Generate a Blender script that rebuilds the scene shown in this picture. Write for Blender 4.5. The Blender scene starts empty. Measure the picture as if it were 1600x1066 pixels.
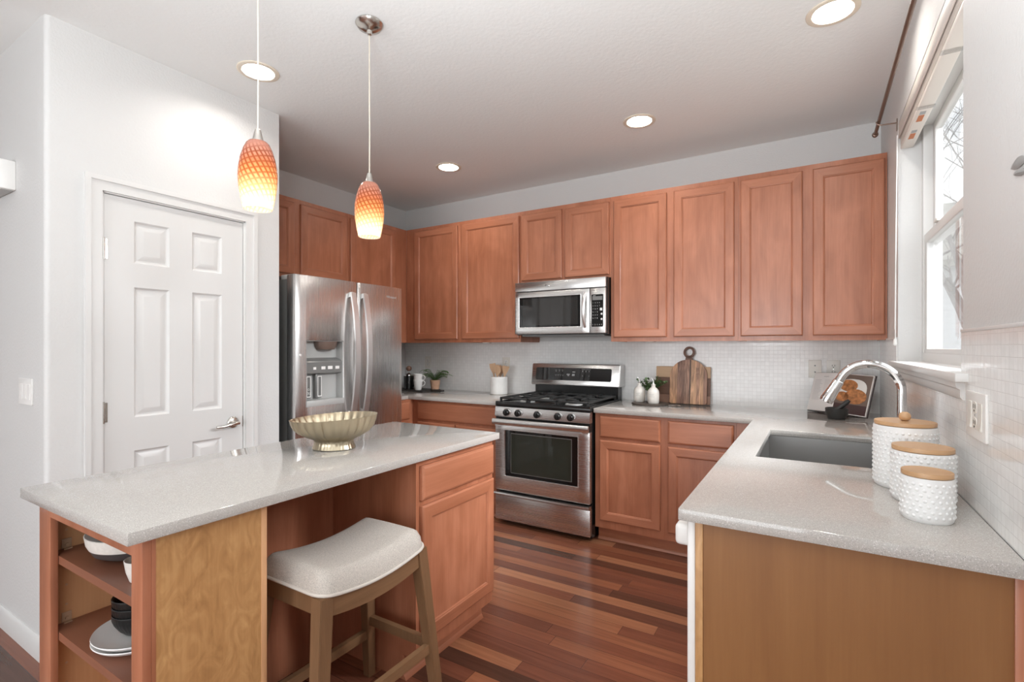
import bpy, bmesh, math, random
from mathutils import Matrix, Vector
R = math.radians
PI = math.pi
SC = bpy.context.scene
COL = SC.collection
random.seed(7)

# ------------------------------------------------------------------ camera, world, exposure
F_PX, YAW, HOR = 777.86, 31.226, 542.445
cam_d = bpy.data.cameras.new('camera')
cam = bpy.data.objects.new('camera', cam_d)
COL.objects.link(cam)
cam_d.sensor_fit = 'HORIZONTAL'
cam_d.sensor_width = 36.0
cam_d.lens = 36.0 * F_PX / 1600.0
cam_d.shift_y = (HOR - 533.0) / 1600.0
cam_d.clip_start = 0.02
cam_d.clip_end = 200
cam.location = (0, 0, 1.3316)
cam.rotation_euler = (R(90), 0, R(YAW))
SC.camera = cam

SC.view_settings.view_transform = 'Standard'
SC.view_settings.look = 'None'
SC.view_settings.gamma = 1.0
SC.view_settings.use_curve_mapping = False
SC.view_settings.exposure = 0.14
SC.cycles.use_denoising = True
SC.cycles.max_bounces = 10
SC.cycles.diffuse_bounces = 6
SC.cycles.glossy_bounces = 5
SC.cycles.transparent_max_bounces = 12
SC.cycles.sample_clamp_indirect = 6.0
SC.cycles.caustics_reflective = False
SC.cycles.caustics_refractive = False

W = bpy.data.worlds.new('sky')
SC.world = W
W.use_nodes = True
bg = W.node_tree.nodes['Background']
bg.inputs[0].default_value = (0.93, 0.965, 1.0, 1)
bg.inputs[1].default_value = 1.7


def area_light(name, loc, rot, sx, sy, power, col=(1, 1, 1)):
    d = bpy.data.lights.new(name, 'AREA')
    d.shape = 'RECTANGLE'
    d.size, d.size_y = sx, sy
    d.energy = power
    d.color = col
    o = bpy.data.objects.new(name, d)
    COL.objects.link(o)
    o.location = loc
    o.rotation_euler = rot
    return o


# daylight entering by the kitchen window; the two openings behind the camera are unseen, added for light
sky_dir = Vector((0.42, 2.48, 1.80)) - Vector((2.7, 2.48, 3.15))
area_light('daylight_kitchen_window', (2.7, 2.48, 3.15), sky_dir.to_track_quat('-Z', 'Y').to_euler(), 1.7, 1.5, 385, (0.93, 0.97, 1.0))
area_light('added_daylight_right', (0.56, -1.7, 1.08), (0, R(90), 0), 2.0, 2.2, 15, (0.93, 0.97, 1.0))  # supposed opening in the right wall, added to light surfaces facing it
area_light('added_daylight_front', (-1.6, -3.34, 1.15), (R(90), 0, 0), 3.0, 2.1, 68, (0.94, 0.975, 1.0))  # no doors known here; wide opening added to brighten the back wall side
# the photographer's flash, bounced off the ceiling from behind the camera
area_light('bounce_flash', (-0.50, 0.15, 1.50), (R(180 - 6), 0, R(10)), 0.4, 0.4, 56, (0.93, 0.975, 1.0))
CAN_GLOW = 130.0
PENDANT_W = 0.32

# ------------------------------------------------------------------ mesh helpers
ROOTS = {}


class MB:
    def __init__(s):
        s.bm = bmesh.new()

    def f(s, vs, mi=0):
        try:
            fc = s.bm.faces.new(vs)
            fc.material_index = mi
            return fc
        except ValueError:
            return None

    def v(s, p):
        return s.bm.verts.new(p)

    def box(s, x0, x1, y0, y1, z0, z1, b=0.0, seg=2, mi=0, M=None):
        cx, cy, cz = (x0 + x1) / 2, (y0 + y1) / 2, (z0 + z1) / 2
        m = Matrix.Translation((cx, cy, cz)) @ Matrix.Diagonal((abs(x1 - x0), abs(y1 - y0), abs(z1 - z0), 1))
        if M is not None:
            m = M @ m
        vs = bmesh.ops.create_cube(s.bm, size=1.0, matrix=m)['verts']
        fs = {fc for v in vs for fc in v.link_faces}
        for fc in fs:
            fc.material_index = mi
        if b > 0:
            es = list({e for v in vs for e in v.link_edges})
            bmesh.ops.bevel(s.bm, geom=es, offset=b, segments=seg, affect='EDGES', profile=0.5)
        return s

    def ring(s, pts):
        return [s.v(p) for p in pts]

    def bridge(s, a, b, closed=True, mi=0):
        n = len(a)
        for i in range(n if closed else n - 1):
            j = (i + 1) % n
            s.f([a[i], a[j], b[j], b[i]], mi)

    def lathe(s, prof, c=(0, 0, 0), seg=32, M=None, mi=0, ry=1.0, rib=None, cap=True):
        """prof: [(r,z)...]; rib(angle,r,z)->r modifies radius; ry squashes y"""
        rings = []
        for r, z in prof:
            pts = []
            for k in range(seg):
                a = 2 * PI * k / seg
                rr = rib(a, r, z) if rib else r
                p = Vector((c[0] + rr * math.cos(a), c[1] + rr * ry * math.sin(a), c[2] + z))
                pts.append(M @ p if M is not None else p)
            rings.append(s.ring(pts))
        for a, b in zip(rings, rings[1:]):
            s.bridge(a, b, True, mi)
        if cap:
            if prof[0][0] > 1e-6:
                s.f(list(reversed(rings[0])), mi)
            if prof[-1][0] > 1e-6:
                s.f(rings[-1], mi)
        return s

    def cyl(s, p0, p1, r, r1=None, seg=16, mi=0):
        r1 = r if r1 is None else r1
        return s.tube([p0, p1], [r, r1], seg, mi=mi)

    def tube(s, pts, r, seg=12, closed=False, mi=0, sq=None):
        """sq=(w,h): rectangular section"""
        P = [Vector(p) for p in pts]
        n = len(P)
        T = []
        for i in range(n):
            if closed:
                t = P[(i + 1) % n] - P[i - 1]
            else:
                t = P[min(i + 1, n - 1)] - P[max(i - 1, 0)]
            T.append(t.normalized())
        up = Vector((0, 0, 1)) if abs(T[0].z) < 0.9 else Vector((1, 0, 0))
        N = (up - T[0] * up.dot(T[0])).normalized()
        rings = []
        for i in range(n):
            N = (N - T[i] * N.dot(T[i])).normalized()
            B = T[i].cross(N)
            rr = r[i] if isinstance(r, (list, tuple)) else r
            if sq:
                w, h = sq
                offs = [(-w, -h), (w, -h), (w, h), (-w, h)]
                pts_ = [P[i] + B * a + N * b for a, b in offs]
            else:
                pts_ = [P[i] + N * rr * math.cos(2 * PI * k / seg) + B * rr * math.sin(2 * PI * k / seg) for k in range(seg)]
            rings.append(s.ring(pts_))
        for a, b in zip(rings, rings[1:]):
            s.bridge(a, b, True, mi)
        if closed:
            s.bridge(rings[-1], rings[0], True, mi)
        else:
            s.f(list(reversed(rings[0])), mi)
            s.f(rings[-1], mi)
        return s

    def prism(s, poly, fn, w0, w1, mi=0, b=0.0):
        a = s.ring([fn(u, v, w0) for u, v in poly])
        c = s.ring([fn(u, v, w1) for u, v in poly])
        f0 = s.f(list(reversed(a)), mi)
        f1 = s.f(c, mi)
        s.bridge(a, c, True, mi)
        if b > 0:
            es = [e for e in f1.edges] + [e for e in f0.edges]
            bmesh.ops.bevel(s.bm, geom=es, offset=b, segments=2, affect='EDGES', profile=0.5)
        return s

    def slab(s, us, vs, solid, w0, w1, fn, b=0.0, mi=0):
        """grid of cells in u,v (solid(i,j) -> bool) extruded from w0 to w1 with welded sides; w may be callables of (u,v)"""
        g = {}

        def V(i, j, k):
            key = (i, j, k)
            if key not in g:
                w = (w0, w1)[k]
                w = w(us[i], vs[j]) if callable(w) else w
                g[key] = s.v(fn(us[i], vs[j], w))
            return g[key]
        nu, nv = len(us) - 1, len(vs) - 1
        ok = lambda i, j: 0 <= i < nu and 0 <= j < nv and solid(i, j)
        for i in range(nu):
            for j in range(nv):
                if not ok(i, j):
                    continue
                s.f([V(i, j, 1), V(i + 1, j, 1), V(i + 1, j + 1, 1), V(i, j + 1, 1)], mi)
                s.f([V(i, j, 0), V(i, j + 1, 0), V(i + 1, j + 1, 0), V(i + 1, j, 0)], mi)
                if not ok(i - 1, j):
                    s.f([V(i, j, 0), V(i, j, 1), V(i, j + 1, 1), V(i, j + 1, 0)], mi)
                if not ok(i + 1, j):
                    s.f([V(i + 1, j, 0), V(i + 1, j + 1, 0), V(i + 1, j + 1, 1), V(i + 1, j, 1)], mi)
                if not ok(i, j - 1):
                    s.f([V(i, j, 0), V(i + 1, j, 0), V(i + 1, j, 1), V(i, j, 1)], mi)
                if not ok(i, j + 1):
                    s.f([V(i, j + 1, 0), V(i, j + 1, 1), V(i + 1, j + 1, 1), V(i + 1, j + 1, 0)], mi)
        if b > 0:
            s.bm.normal_update()
            bmesh.ops.recalc_face_normals(s.bm, faces=s.bm.faces[:])
            es = [e for e in s.bm.edges if len(e.link_faces) == 2 and e.calc_face_angle() > R(60)]
            bmesh.ops.bevel(s.bm, geom=es, offset=b, segments=2, affect='EDGES', profile=0.5)
        return s

    def loops(s, u0, u1, v0, v1, prof, fn, cap=True, mi_h=0, mi_v=0, mi_cap=0, first_only=False):
        """concentric rectangles: prof [(inset, w)...]"""
        rs = []
        for ins, w in prof:
            rs.append(s.ring([fn(u0 + ins, v0 + ins, w), fn(u1 - ins, v0 + ins, w), fn(u1 - ins, v1 - ins, w), fn(u0 + ins, v1 - ins, w)]))
        for a, b in zip(rs, rs[1:]):
            for i in range(4):
                j = (i + 1) % 4
                s.f([a[i], a[j], b[j], b[i]], mi_h if i in (0, 2) else mi_v)
        if cap:
            s.f(rs[-1], mi_cap)
        return s

    def text(s, txt, size, fn, depth=0.0004, mi=0):
        cu = bpy.data.curves.new('lettering', 'FONT')
        cu.body = txt
        cu.size = size
        cu.align_x = 'CENTER'
        cu.align_y = 'CENTER'
        cu.resolution_u = 2
        ob = bpy.data.objects.new('lettering', cu)
        COL.objects.link(ob)
        dg = bpy.context.evaluated_depsgraph_get()
        me = ob.evaluated_get(dg).to_mesh()
        idx = [s.v(fn(v.co.x, v.co.y, depth)) for v in me.vertices]
        for p in me.polygons:
            s.f([idx[i] for i in p.vertices], mi)
        ob.evaluated_get(dg).to_mesh_clear()
        bpy.data.objects.remove(ob)
        bpy.data.curves.remove(cu)
        return s

    def xf(s, M):
        bmesh.ops.transform(s.bm, matrix=M, verts=s.bm.verts)
        return s

    def build(s, name, mats, parent=None, world=False, smooth=38, loc=None, recalc=True):
        if parent is not None and world:
            s.xf(ROOTS[parent.name].inverted())
        if parent is None and loc is not None:
            s.xf(Matrix.Translation(-Vector(loc)))
        if recalc:
            bmesh.ops.recalc_face_normals(s.bm, faces=s.bm.faces[:])
        me = bpy.data.meshes.new(name)
        s.bm.to_mesh(me)
        s.bm.free()
        for m in (mats if isinstance(mats, (list, tuple)) else [mats]):
            me.materials.append(m)
        if smooth:
            me.polygons.foreach_set('use_smooth', [True] * len(me.polygons))
            me.set_sharp_from_angle(angle=R(smooth))
        o = bpy.data.objects.new(name, me)
        COL.objects.link(o)
        if parent is not None:
            o.parent = parent
            ROOTS[o.name] = ROOTS[parent.name]
        else:
            if loc is not None:
                o.location = loc
            ROOTS[o.name] = Matrix.Translation(o.location)
        return o


def thing(name, label, cat, loc=(0, 0, 0), rotz=0.0, group=None):
    o = bpy.data.objects.new(name, None)
    o.empty_display_size = 0.05
    COL.objects.link(o)
    o.location = loc
    o.rotation_euler = (0, 0, rotz)
    o['label'] = label
    o['category'] = cat
    if group:
        o['group'] = group
    ROOTS[o.name] = Matrix.Translation(loc) @ Matrix.Rotation(rotz, 4, 'Z')
    return o


def tag(o, label, cat, group=None):
    o['label'] = label
    o['category'] = cat
    if group:
        o['group'] = group
    return o


def struct(o, label=None):
    o['kind'] = 'structure'
    if label:
        o['label'] = label
    return o


XY = lambda u, v, w: (u, v, w)          # u=x v=y w=z
XZ = lambda u, v, w: (u, -w, v)         # front face towards -y
YZ = lambda u, v, w: (w, u, v)          # front face towards +x

# ------------------------------------------------------------------ materials


def new_mat(name):
    m = bpy.data.materials.new(name)
    m.use_nodes = True
    nt = m.node_tree
    b = nt.nodes['Principled BSDF']
    return m, nt, b


def N(nt, t, **kw):
    n = nt.nodes.new(t)
    for k, v in kw.items():
        setattr(n, k, v)
    return n


def ramp(nt, stops):
    r = N(nt, 'ShaderNodeValToRGB')
    el = r.color_ramp.elements
    while len(el) < len(stops):
        el.new(0.5)
    for e, (p, c) in zip(el, stops):
        e.position = p
        e.color = (*c, 1)
    return r


def plain(name, col, rough=0.5, metal=0.0, bump=0.0, bscale=200, spec=0.5, coat=0.0, var=0.0):
    m, nt, b = new_mat(name)
    b.inputs['Base Color'].default_value = (*col, 1)
    b.inputs['Roughness'].default_value = rough
    b.inputs['Metallic'].default_value = metal
    b.inputs['Specular IOR Level'].default_value = spec
    b.inputs['Coat Weight'].default_value = coat
    tc = N(nt, 'ShaderNodeTexCoord')
    if bump or var:
        nz = N(nt, 'ShaderNodeTexNoise')
        nz.inputs['Scale'].default_value = bscale
        nz.inputs['Detail'].default_value = 4
        nt.links.new(tc.outputs['Object'], nz.inputs['Vector'])
        if bump:
            bp = N(nt, 'ShaderNodeBump')
            bp.inputs['Strength'].default_value = bump
            bp.inputs['Distance'].default_value = 0.002
            nt.links.new(nz.outputs['Fac'], bp.inputs['Height'])
            nt.links.new(bp.outputs['Normal'], b.inputs['Normal'])
        if var:
            r = ramp(nt, [(0.3, tuple(c * (1 - var) for c in col)), (0.7, tuple(min(1, c * (1 + var)) for c in col))])
            nt.links.new(nz.outputs['Fac'], r.inputs['Fac'])
            nt.links.new(r.outputs['Color'], b.inputs['Base Color'])
    return m


def glow(name, col, strength):
    m, nt, b = new_mat(name)
    b.inputs['Base Color'].default_value = (*col, 1)
    b.inputs['Emission Color'].default_value = (*col, 1)
    b.inputs['Emission Strength'].default_value = strength
    return m


def wood(name, dark, mid, light, axis='Z', rough=0.38, fine=1.0, blotch=0.5, scale=1.0, coat=0.0, fig=(4.5, 2.2), curl=0.0):
    m, nt, b = new_mat(name)
    L = nt.links.new
    tc = N(nt, 'ShaderNodeTexCoord')
    oi = N(nt, 'ShaderNodeObjectInfo')
    ad = N(nt, 'ShaderNodeVectorMath', operation='MULTIPLY_ADD')
    L(oi.outputs['Random'], ad.inputs[0])
    ad.inputs[1].default_value = (7.3, 11.1, 5.7)
    L(tc.outputs['Object'], ad.inputs[2])

    def mp(across, along):
        k = N(nt, 'ShaderNodeMapping')
        sc = [across * scale] * 3
        sc['XYZ'.index(axis)] = along * scale
        k.inputs['Scale'].default_value = sc
        L(ad.outputs[0], k.inputs['Vector'])
        return k
    n1 = N(nt, 'ShaderNodeTexNoise')
    n1.inputs['Scale'].default_value = 1.0
    n1.inputs['Detail'].default_value = 5
    n1.inputs['Distortion'].default_value = 0.6
    L(mp(16, 1.3).outputs[0], n1.inputs['Vector'])
    n2 = N(nt, 'ShaderNodeTexNoise')
    n2.inputs['Scale'].default_value = 1.0
    n2.inputs['Detail'].default_value = 3
    n2.inputs['Distortion'].default_value = curl
    L(mp(*fig).outputs[0], n2.inputs['Vector'])
    n3 = N(nt, 'ShaderNodeTexNoise')
    n3.inputs['Scale'].default_value = 1.0
    n3.inputs['Detail'].default_value = 2
    L(mp(170, 6).outputs[0], n3.inputs['Vector'])
    mx = N(nt, 'ShaderNodeMix', data_type='FLOAT')
    mx.inputs[0].default_value = blotch
    L(n1.outputs['Fac'], mx.inputs[2])
    L(n2.outputs['Fac'], mx.inputs[3])
    mf = N(nt, 'ShaderNodeMix', data_type='FLOAT')
    mf.inputs[0].default_value = 0.16 * fine
    L(mx.outputs[0], mf.inputs[2])
    L(n3.outputs['Fac'], mf.inputs[3])
    rp = ramp(nt, [(0.30, dark), (0.5, mid), (0.70, light)])
    L(mf.outputs[0], rp.inputs['Fac'])
    L(rp.outputs['Color'], b.inputs['Base Color'])
    b.inputs['Roughness'].default_value = rough
    b.inputs['Coat Weight'].default_value = coat
    b.inputs['Coat Roughness'].default_value = 0.15
    bp = N(nt, 'ShaderNodeBump')
    bp.inputs['Strength'].default_value = 0.06
    bp.inputs['Distance'].default_value = 0.001
    L(n3.outputs['Fac'], bp.inputs['Height'])
    L(bp.outputs['Normal'], b.inputs['Normal'])
    return m


def steel(name, col=(0.645, 0.635, 0.625), rough=0.27, axis='Z'):
    """brushed steel, brush lines along the axis"""
    m, nt, b = new_mat(name)
    L = nt.links.new
    tc = N(nt, 'ShaderNodeTexCoord')
    mp = N(nt, 'ShaderNodeMapping')
    sc = [900] * 3
    sc['XYZ'.index(axis)] = 2
    mp.inputs['Scale'].default_value = sc
    L(tc.outputs['Object'], mp.inputs['Vector'])
    nz = N(nt, 'ShaderNodeTexNoise')
    nz.inputs['Scale'].default_value = 1
    nz.inputs['Detail'].default_value = 3
    L(mp.outputs[0], nz.inputs['Vector'])
    mr = N(nt, 'ShaderNodeMapRange')
    mr.inputs['To Min'].default_value = rough - 0.03
    mr.inputs['To Max'].default_value = rough + 0.03
    L(nz.outputs['Fac'], mr.inputs['Value'])
    L(mr.outputs[0], b.inputs['Roughness'])
    b.inputs['Base Color'].default_value = (*col, 1)
    b.inputs['Metallic'].default_value = 1.0
    return m


def tile_mat(name, plane):
    m, nt, b = new_mat(name)
    L = nt.links.new
    tc = N(nt, 'ShaderNodeTexCoord')
    sp = N(nt, 'ShaderNodeSeparateXYZ')
    L(tc.outputs['Object'], sp.inputs[0])
    cb = N(nt, 'ShaderNodeCombineXYZ')
    L(sp.outputs['X' if plane == 'XZ' else 'Y'], cb.inputs[0])
    L(sp.outputs['Z'], cb.inputs[1])
    br = N(nt, 'ShaderNodeTexBrick')
    br.offset = 0.0
    br.inputs['Scale'].default_value = 1.0
    br.inputs['Brick Width'].default_value = 0.0262
    br.inputs['Row Height'].default_value = 0.0262
    br.inputs['Mortar Size'].default_value = 0.0011
    br.inputs['Mortar Smooth'].default_value = 0.4
    br.inputs['Bias'].default_value = 0.0
    br.inputs['Color1'].default_value = (0.87, 0.87, 0.86, 1)
    br.inputs['Color2'].default_value = (0.82, 0.82, 0.81, 1)
    br.inputs['Mortar'].default_value = (0.76, 0.755, 0.745, 1)
    L(cb.outputs[0], br.inputs['Vector'])
    L(br.outputs['Color'], b.inputs['Base Color'])
    inv = N(nt, 'ShaderNodeMath', operation='SUBTRACT')
    inv.inputs[0].default_value = 1.0
    L(br.outputs['Fac'], inv.inputs[1])
    nz = N(nt, 'ShaderNodeTexNoise')
    nz.inputs['Scale'].default_value = 45
    nz.inputs['Detail'].default_value = 1
    L(tc.outputs['Object'], nz.inputs['Vector'])
    mu = N(nt, 'ShaderNodeMath', operation='MULTIPLY_ADD')
    L(nz.outputs['Fac'], mu.inputs[0])
    mu.inputs[1].default_value = 1.2
    L(inv.outputs[0], mu.inputs[2])
    bp = N(nt, 'ShaderNodeBump')
    bp.inputs['Strength'].default_value = 0.35
    bp.inputs['Distance'].default_value = 0.0012
    L(mu.outputs[0], bp.inputs['Height'])
    L(bp.outputs['Normal'], b.inputs['Normal'])
    b.inputs['Roughness'].default_value = 0.12
    return m


def quartz_mat():
    m, nt, b = new_mat('grey_quartz')
    L = nt.links.new
    tc = N(nt, 'ShaderNodeTexCoord')
    vo = N(nt, 'ShaderNodeTexVoronoi')
    vo.inputs['Scale'].default_value = 760
    L(tc.outputs['Object'], vo.inputs['Vector'])
    sp = N(nt, 'ShaderNodeSeparateColor')
    L(vo.outputs['Color'], sp.inputs[0])
    rp = ramp(nt, [(0.0, (0.30, 0.287, 0.275)), (0.10, (0.45, 0.425, 0.398)), (0.88, (0.49, 0.463, 0.433)), (0.985, (0.70, 0.68, 0.66))])
    L(sp.outputs[0], rp.inputs['Fac'])
    L(rp.outputs['Color'], b.inputs['Base Color'])
    b.inputs['Roughness'].default_value = 0.05
    b.inputs['Specular IOR Level'].default_value = 0.55
    return m


def floor_mat():
    m, nt, b = new_mat('cherry_strip_floor')
    L = nt.links.new
    tc = N(nt, 'ShaderNodeTexCoord')
    sp = N(nt, 'ShaderNodeSeparateXYZ')
    L(tc.outputs['Object'], sp.inputs[0])

    def M_(op, a, b_=None, c=None):
        n = N(nt, 'ShaderNodeMath', operation=op)
        for i, x in enumerate((a, b_, c)):
            if x is None:
                continue
            if isinstance(x, (int, float)):
                n.inputs[i].default_value = x
            else:
                L(x, n.inputs[i])
        return n.outputs[0]
    PW, PL = 0.0795, 1.15
    vy = M_('DIVIDE', sp.outputs['Y'], PW)
    row = M_('FLOOR', vy)
    w1 = N(nt, 'ShaderNodeTexWhiteNoise', noise_dimensions='1D')
    L(row, w1.inputs['W'])
    ux = M_('ADD', M_('DIVIDE', sp.outputs['X'], PL), M_('MULTIPLY', w1.outputs['Value'], 13.7))
    colm = M_('FLOOR', ux)
    cb = N(nt, 'ShaderNodeCombineXYZ')
    L(row, cb.inputs[0])
    L(colm, cb.inputs[1])
    w2 = N(nt, 'ShaderNodeTexWhiteNoise', noise_dimensions='2D')
    L(cb.outputs[0], w2.inputs['Vector'])
    rp = ramp(nt, [(0.0, (0.085, 0.037, 0.024)), (0.22, (0.125, 0.050, 0.031)), (0.5, (0.185, 0.067, 0.040)), (0.76, (0.235, 0.083, 0.046)), (0.93, (0.34, 0.135, 0.068)), (1.0, (0.40, 0.18, 0.095))])
    L(w2.outputs['Value'], rp.inputs['Fac'])
    # grain
    mp = N(nt, 'ShaderNodeMapping')
    mp.inputs['Scale'].default_value = (2.2, 42, 1)
    av = N(nt, 'ShaderNodeVectorMath', operation='MULTIPLY_ADD')
    L(w2.outputs['Color'], av.inputs[0])
    av.inputs[1].default_value = (9, 9, 0)
    L(tc.outputs['Object'], av.inputs[2])
    L(av.outputs[0], mp.inputs['Vector'])
    nz = N(nt, 'ShaderNodeTexNoise')
    nz.inputs['Scale'].default_value = 1
    nz.inputs['Detail'].default_value = 5
    nz.inputs['Distortion'].default_value = 0.8
    L(mp.outputs[0], nz.inputs['Vector'])
    g = N(nt, 'ShaderNodeMapRange')
    g.inputs['From Min'].default_value = 0.25
    g.inputs['From Max'].default_value = 0.75
    g.inputs['To Min'].default_value = 0.78
    g.inputs['To Max'].default_value = 1.22
    L(nz.outputs['Fac'], g.inputs['Value'])
    mul = N(nt, 'ShaderNodeVectorMath', operation='SCALE')
    L(rp.outputs['Color'], mul.inputs[0])
    L(g.outputs[0], mul.inputs['Scale'])
    # joints
    fy = M_('FRACT', vy)
    dy = M_('MULTIPLY', M_('MINIMUM', fy, M_('SUBTRACT', 1.0, fy)), PW)
    fx = M_('FRACT', ux)
    dx = M_('MULTIPLY', M_('MINIMUM', fx, M_('SUBTRACT', 1.0, fx)), PL)
    dd = M_('MINIMUM', dx, dy)
    jt = N(nt, 'ShaderNodeMapRange')
    jt.inputs['From Min'].default_value = 0.0003
    jt.inputs['From Max'].default_value = 0.0016
    L(dd, jt.inputs['Value'])
    mx = N(nt, 'ShaderNodeMix', data_type='RGBA')
    L(jt.outputs[0], mx.inputs[0])
    mx.inputs[6].default_value = (0.05, 0.022, 0.014, 1)
    L(mul.outputs[0], mx.inputs[7])
    L(mx.outputs[2], b.inputs['Base Color'])
    b.inputs['Roughness'].default_value = 0.24
    bp = N(nt, 'ShaderNodeBump')
    bp.inputs['Strength'].default_value = 0.12
    bp.inputs['Distance'].default_value = 0.001
    L(M_('ADD', jt.outputs[0], M_('MULTIPLY', nz.outputs['Fac'], 0.25)), bp.inputs['Height'])
    L(bp.outputs['Normal'], b.inputs['Normal'])
    return m


def clear_glass(name, tint=(1, 1, 1), refl=0.08, rough=0.0):
    m, nt, b = new_mat(name)
    L = nt.links.new
    tr = N(nt, 'ShaderNodeBsdfTransparent')
    tr.inputs[0].default_value = (*tint, 1)
    gl = N(nt, 'ShaderNodeBsdfGlossy')
    gl.inputs['Roughness'].default_value = rough
    lw = N(nt, 'ShaderNodeLayerWeight')
    lw.inputs['Blend'].default_value = 0.5
    pw = N(nt, 'ShaderNodeMath', operation='POWER')
    L(lw.outputs['Facing'], pw.inputs[0])
    pw.inputs[1].default_value = 5.0
    fr = N(nt, 'ShaderNodeMath', operation='MULTIPLY_ADD')
    L(pw.outputs[0], fr.inputs[0])
    fr.inputs[1].default_value = 0.8
    fr.inputs[2].default_value = 0.035
    ms = N(nt, 'ShaderNodeMixShader')
    L(fr.outputs[0], ms.inputs[0])
    L(tr.outputs[0], ms.inputs[1])
    L(gl.outputs[0], ms.inputs[2])
    L(ms.outputs[0], nt.nodes['Material Output'].inputs['Surface'])
    return m


def shade_mat():
    """blown glass pendant: pinkish top, amber middle, white foot, criss-cross spiral threads"""
    m, nt, b = new_mat('amber_swirl_glass')
    L = nt.links.new
    tc = N(nt, 'ShaderNodeTexCoord')
    sp = N(nt, 'ShaderNodeSeparateXYZ')
    L(tc.outputs['Object'], sp.inputs[0])

    def M_(op, a, b_=None, c=None):
        n = N(nt, 'ShaderNodeMath', operation=op)
        for i, x in enumerate((a, b_, c)):
            if x is None:
                continue
            if isinstance(x, (int, float)):
                n.inputs[i].default_value = x
            else:
                L(x, n.inputs[i])
        return n.outputs[0]
    ang = M_('ARCTAN2', sp.outputs['Y'], sp.outputs['X'])
    z = sp.outputs['Z']                        # 0 at the foot, .236 at the top
    s1 = M_('SINE', M_('MULTIPLY_ADD', z, 190.0, M_('MULTIPLY', ang, 22.0)))
    s2 = M_('SINE', M_('MULTIPLY_ADD', z, 330.0, M_('MULTIPLY', ang, -5.0)))
    mrz = N(nt, 'ShaderNodeMapRange')
    mrz.inputs['From Min'].default_value = 0.0
    mrz.inputs['From Max'].default_value = 0.236
    L(z, mrz.inputs['Value'])
    base = ramp(nt, [(0.0, (0.97, 0.93, 0.88)), (0.14, (0.95, 0.86, 0.74)), (0.34, (0.95, 0.66, 0.36)), (0.55, (0.93, 0.47, 0.20)), (0.66, (0.82, 0.33, 0.17)), (0.8, (0.78, 0.45, 0.34)), (1.0, (0.70, 0.38, 0.30))])
    L(mrz.outputs[0], base.inputs['Fac'])
    thr = ramp(nt, [(0.0, (0.95, 0.80, 0.66)), (0.2, (0.90, 0.55, 0.30)), (0.5, (0.50, 0.15, 0.045)), (0.8, (0.42, 0.13, 0.07)), (0.92, (0.68, 0.36, 0.28)), (1.0, (0.68, 0.36, 0.28))])
    L(mrz.outputs[0], thr.inputs['Fac'])
    fac = M_('MAXIMUM', M_('MULTIPLY_ADD', s1, 0.9, -0.05), M_('MULTIPLY_ADD', s2, 0.7, -0.2))
    fr_ = N(nt, 'ShaderNodeMapRange')
    fr_.inputs['From Min'].default_value = -0.2
    fr_.inputs['From Max'].default_value = 0.6
    L(fac, fr_.inputs['Value'])
    mx = N(nt, 'ShaderNodeMix', data_type='RGBA')
    L(fr_.outputs[0], mx.inputs[0])
    L(base.outputs['Color'], mx.inputs[6])
    L(thr.outputs['Color'], mx.inputs[7])
    tl = N(nt, 'ShaderNodeBsdfTranslucent')
    L(mx.outputs[2], tl.inputs['Color'])
    df = N(nt, 'ShaderNodeBsdfDiffuse')
    L(mx.outputs[2], df.inputs['Color'])
    m1 = N(nt, 'ShaderNodeMixShader')
    m1.inputs[0].default_value = 0.35
    L(tl.outputs[0], m1.inputs[1])
    L(df.outputs[0], m1.inputs[2])
    gl = N(nt, 'ShaderNodeBsdfGlossy')
    gl.inputs['Roughness'].default_value = 0.05
    lw = N(nt, 'ShaderNodeLayerWeight')
    fn = N(nt, 'ShaderNodeMath', operation='POWER')
    L(lw.outputs['Facing'], fn.inputs[0])
    fn.inputs[1].default_value = 4.0
    m2 = N(nt, 'ShaderNodeMixShader')
    L(fn.outputs[0], m2.inputs[0])
    L(m1.outputs[0], m2.inputs[1])
    L(gl.outputs[0], m2.inputs[2])
    L(m2.outputs[0], nt.nodes['Material Output'].inputs['Surface'])
    return m


M = {}
M['wall'] = plain('white_wall_paint', (0.655, 0.652, 0.645), 0.55, bump=0.75, bscale=95)
M['ceiling'] = plain('ceiling_paint', (0.80, 0.805, 0.795), 0.7, bump=0.6, bscale=60)
M['trim'] = plain('white_trim_paint', (0.69, 0.685, 0.675), 0.35)
M['white_plastic'] = plain('white_plastic', (0.82, 0.81, 0.79), 0.35)
M['ivory'] = plain('ivory_plastic', (0.74, 0.72, 0.67), 0.35)
M['dark_slot'] = plain('dark_slot', (0.02, 0.02, 0.02), 0.6)
cd, cm, cl = (0.285, 0.098, 0.047), (0.395, 0.150, 0.080), (0.515, 0.213, 0.122)
M['cab_v'] = wood('stained_maple_vertical', cd, cm, cl, 'Z', 0.33, coat=0.12, fig=(7, 3.2), curl=0.8)
M['cab_h'] = wood('stained_maple_horizontal', cd, cm, cl, 'X', 0.33, coat=0.12)
M['cab_in'] = wood('maple_side_dark', (0.19, 0.075, 0.042), (0.25, 0.10, 0.058), (0.31, 0.13, 0.08), 'Z', 0.4)
M['birch'] = wood('golden_birch_plywood', (0.37, 0.185, 0.068), (0.50, 0.265, 0.105), (0.62, 0.36, 0.155), 'Z', 0.42, blotch=0.78, fig=(20, 9), curl=2.2)
M['birch_in'] = wood('golden_birch_inside', (0.56, 0.29, 0.135), (0.64, 0.35, 0.175), (0.72, 0.41, 0.22), 'Z', 0.45)
M['end_ven'] = wood('brown_veneer', (0.225, 0.094, 0.030), (0.262, 0.115, 0.038), (0.305, 0.14, 0.05), 'Z', 0.4, blotch=0.25)
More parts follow.
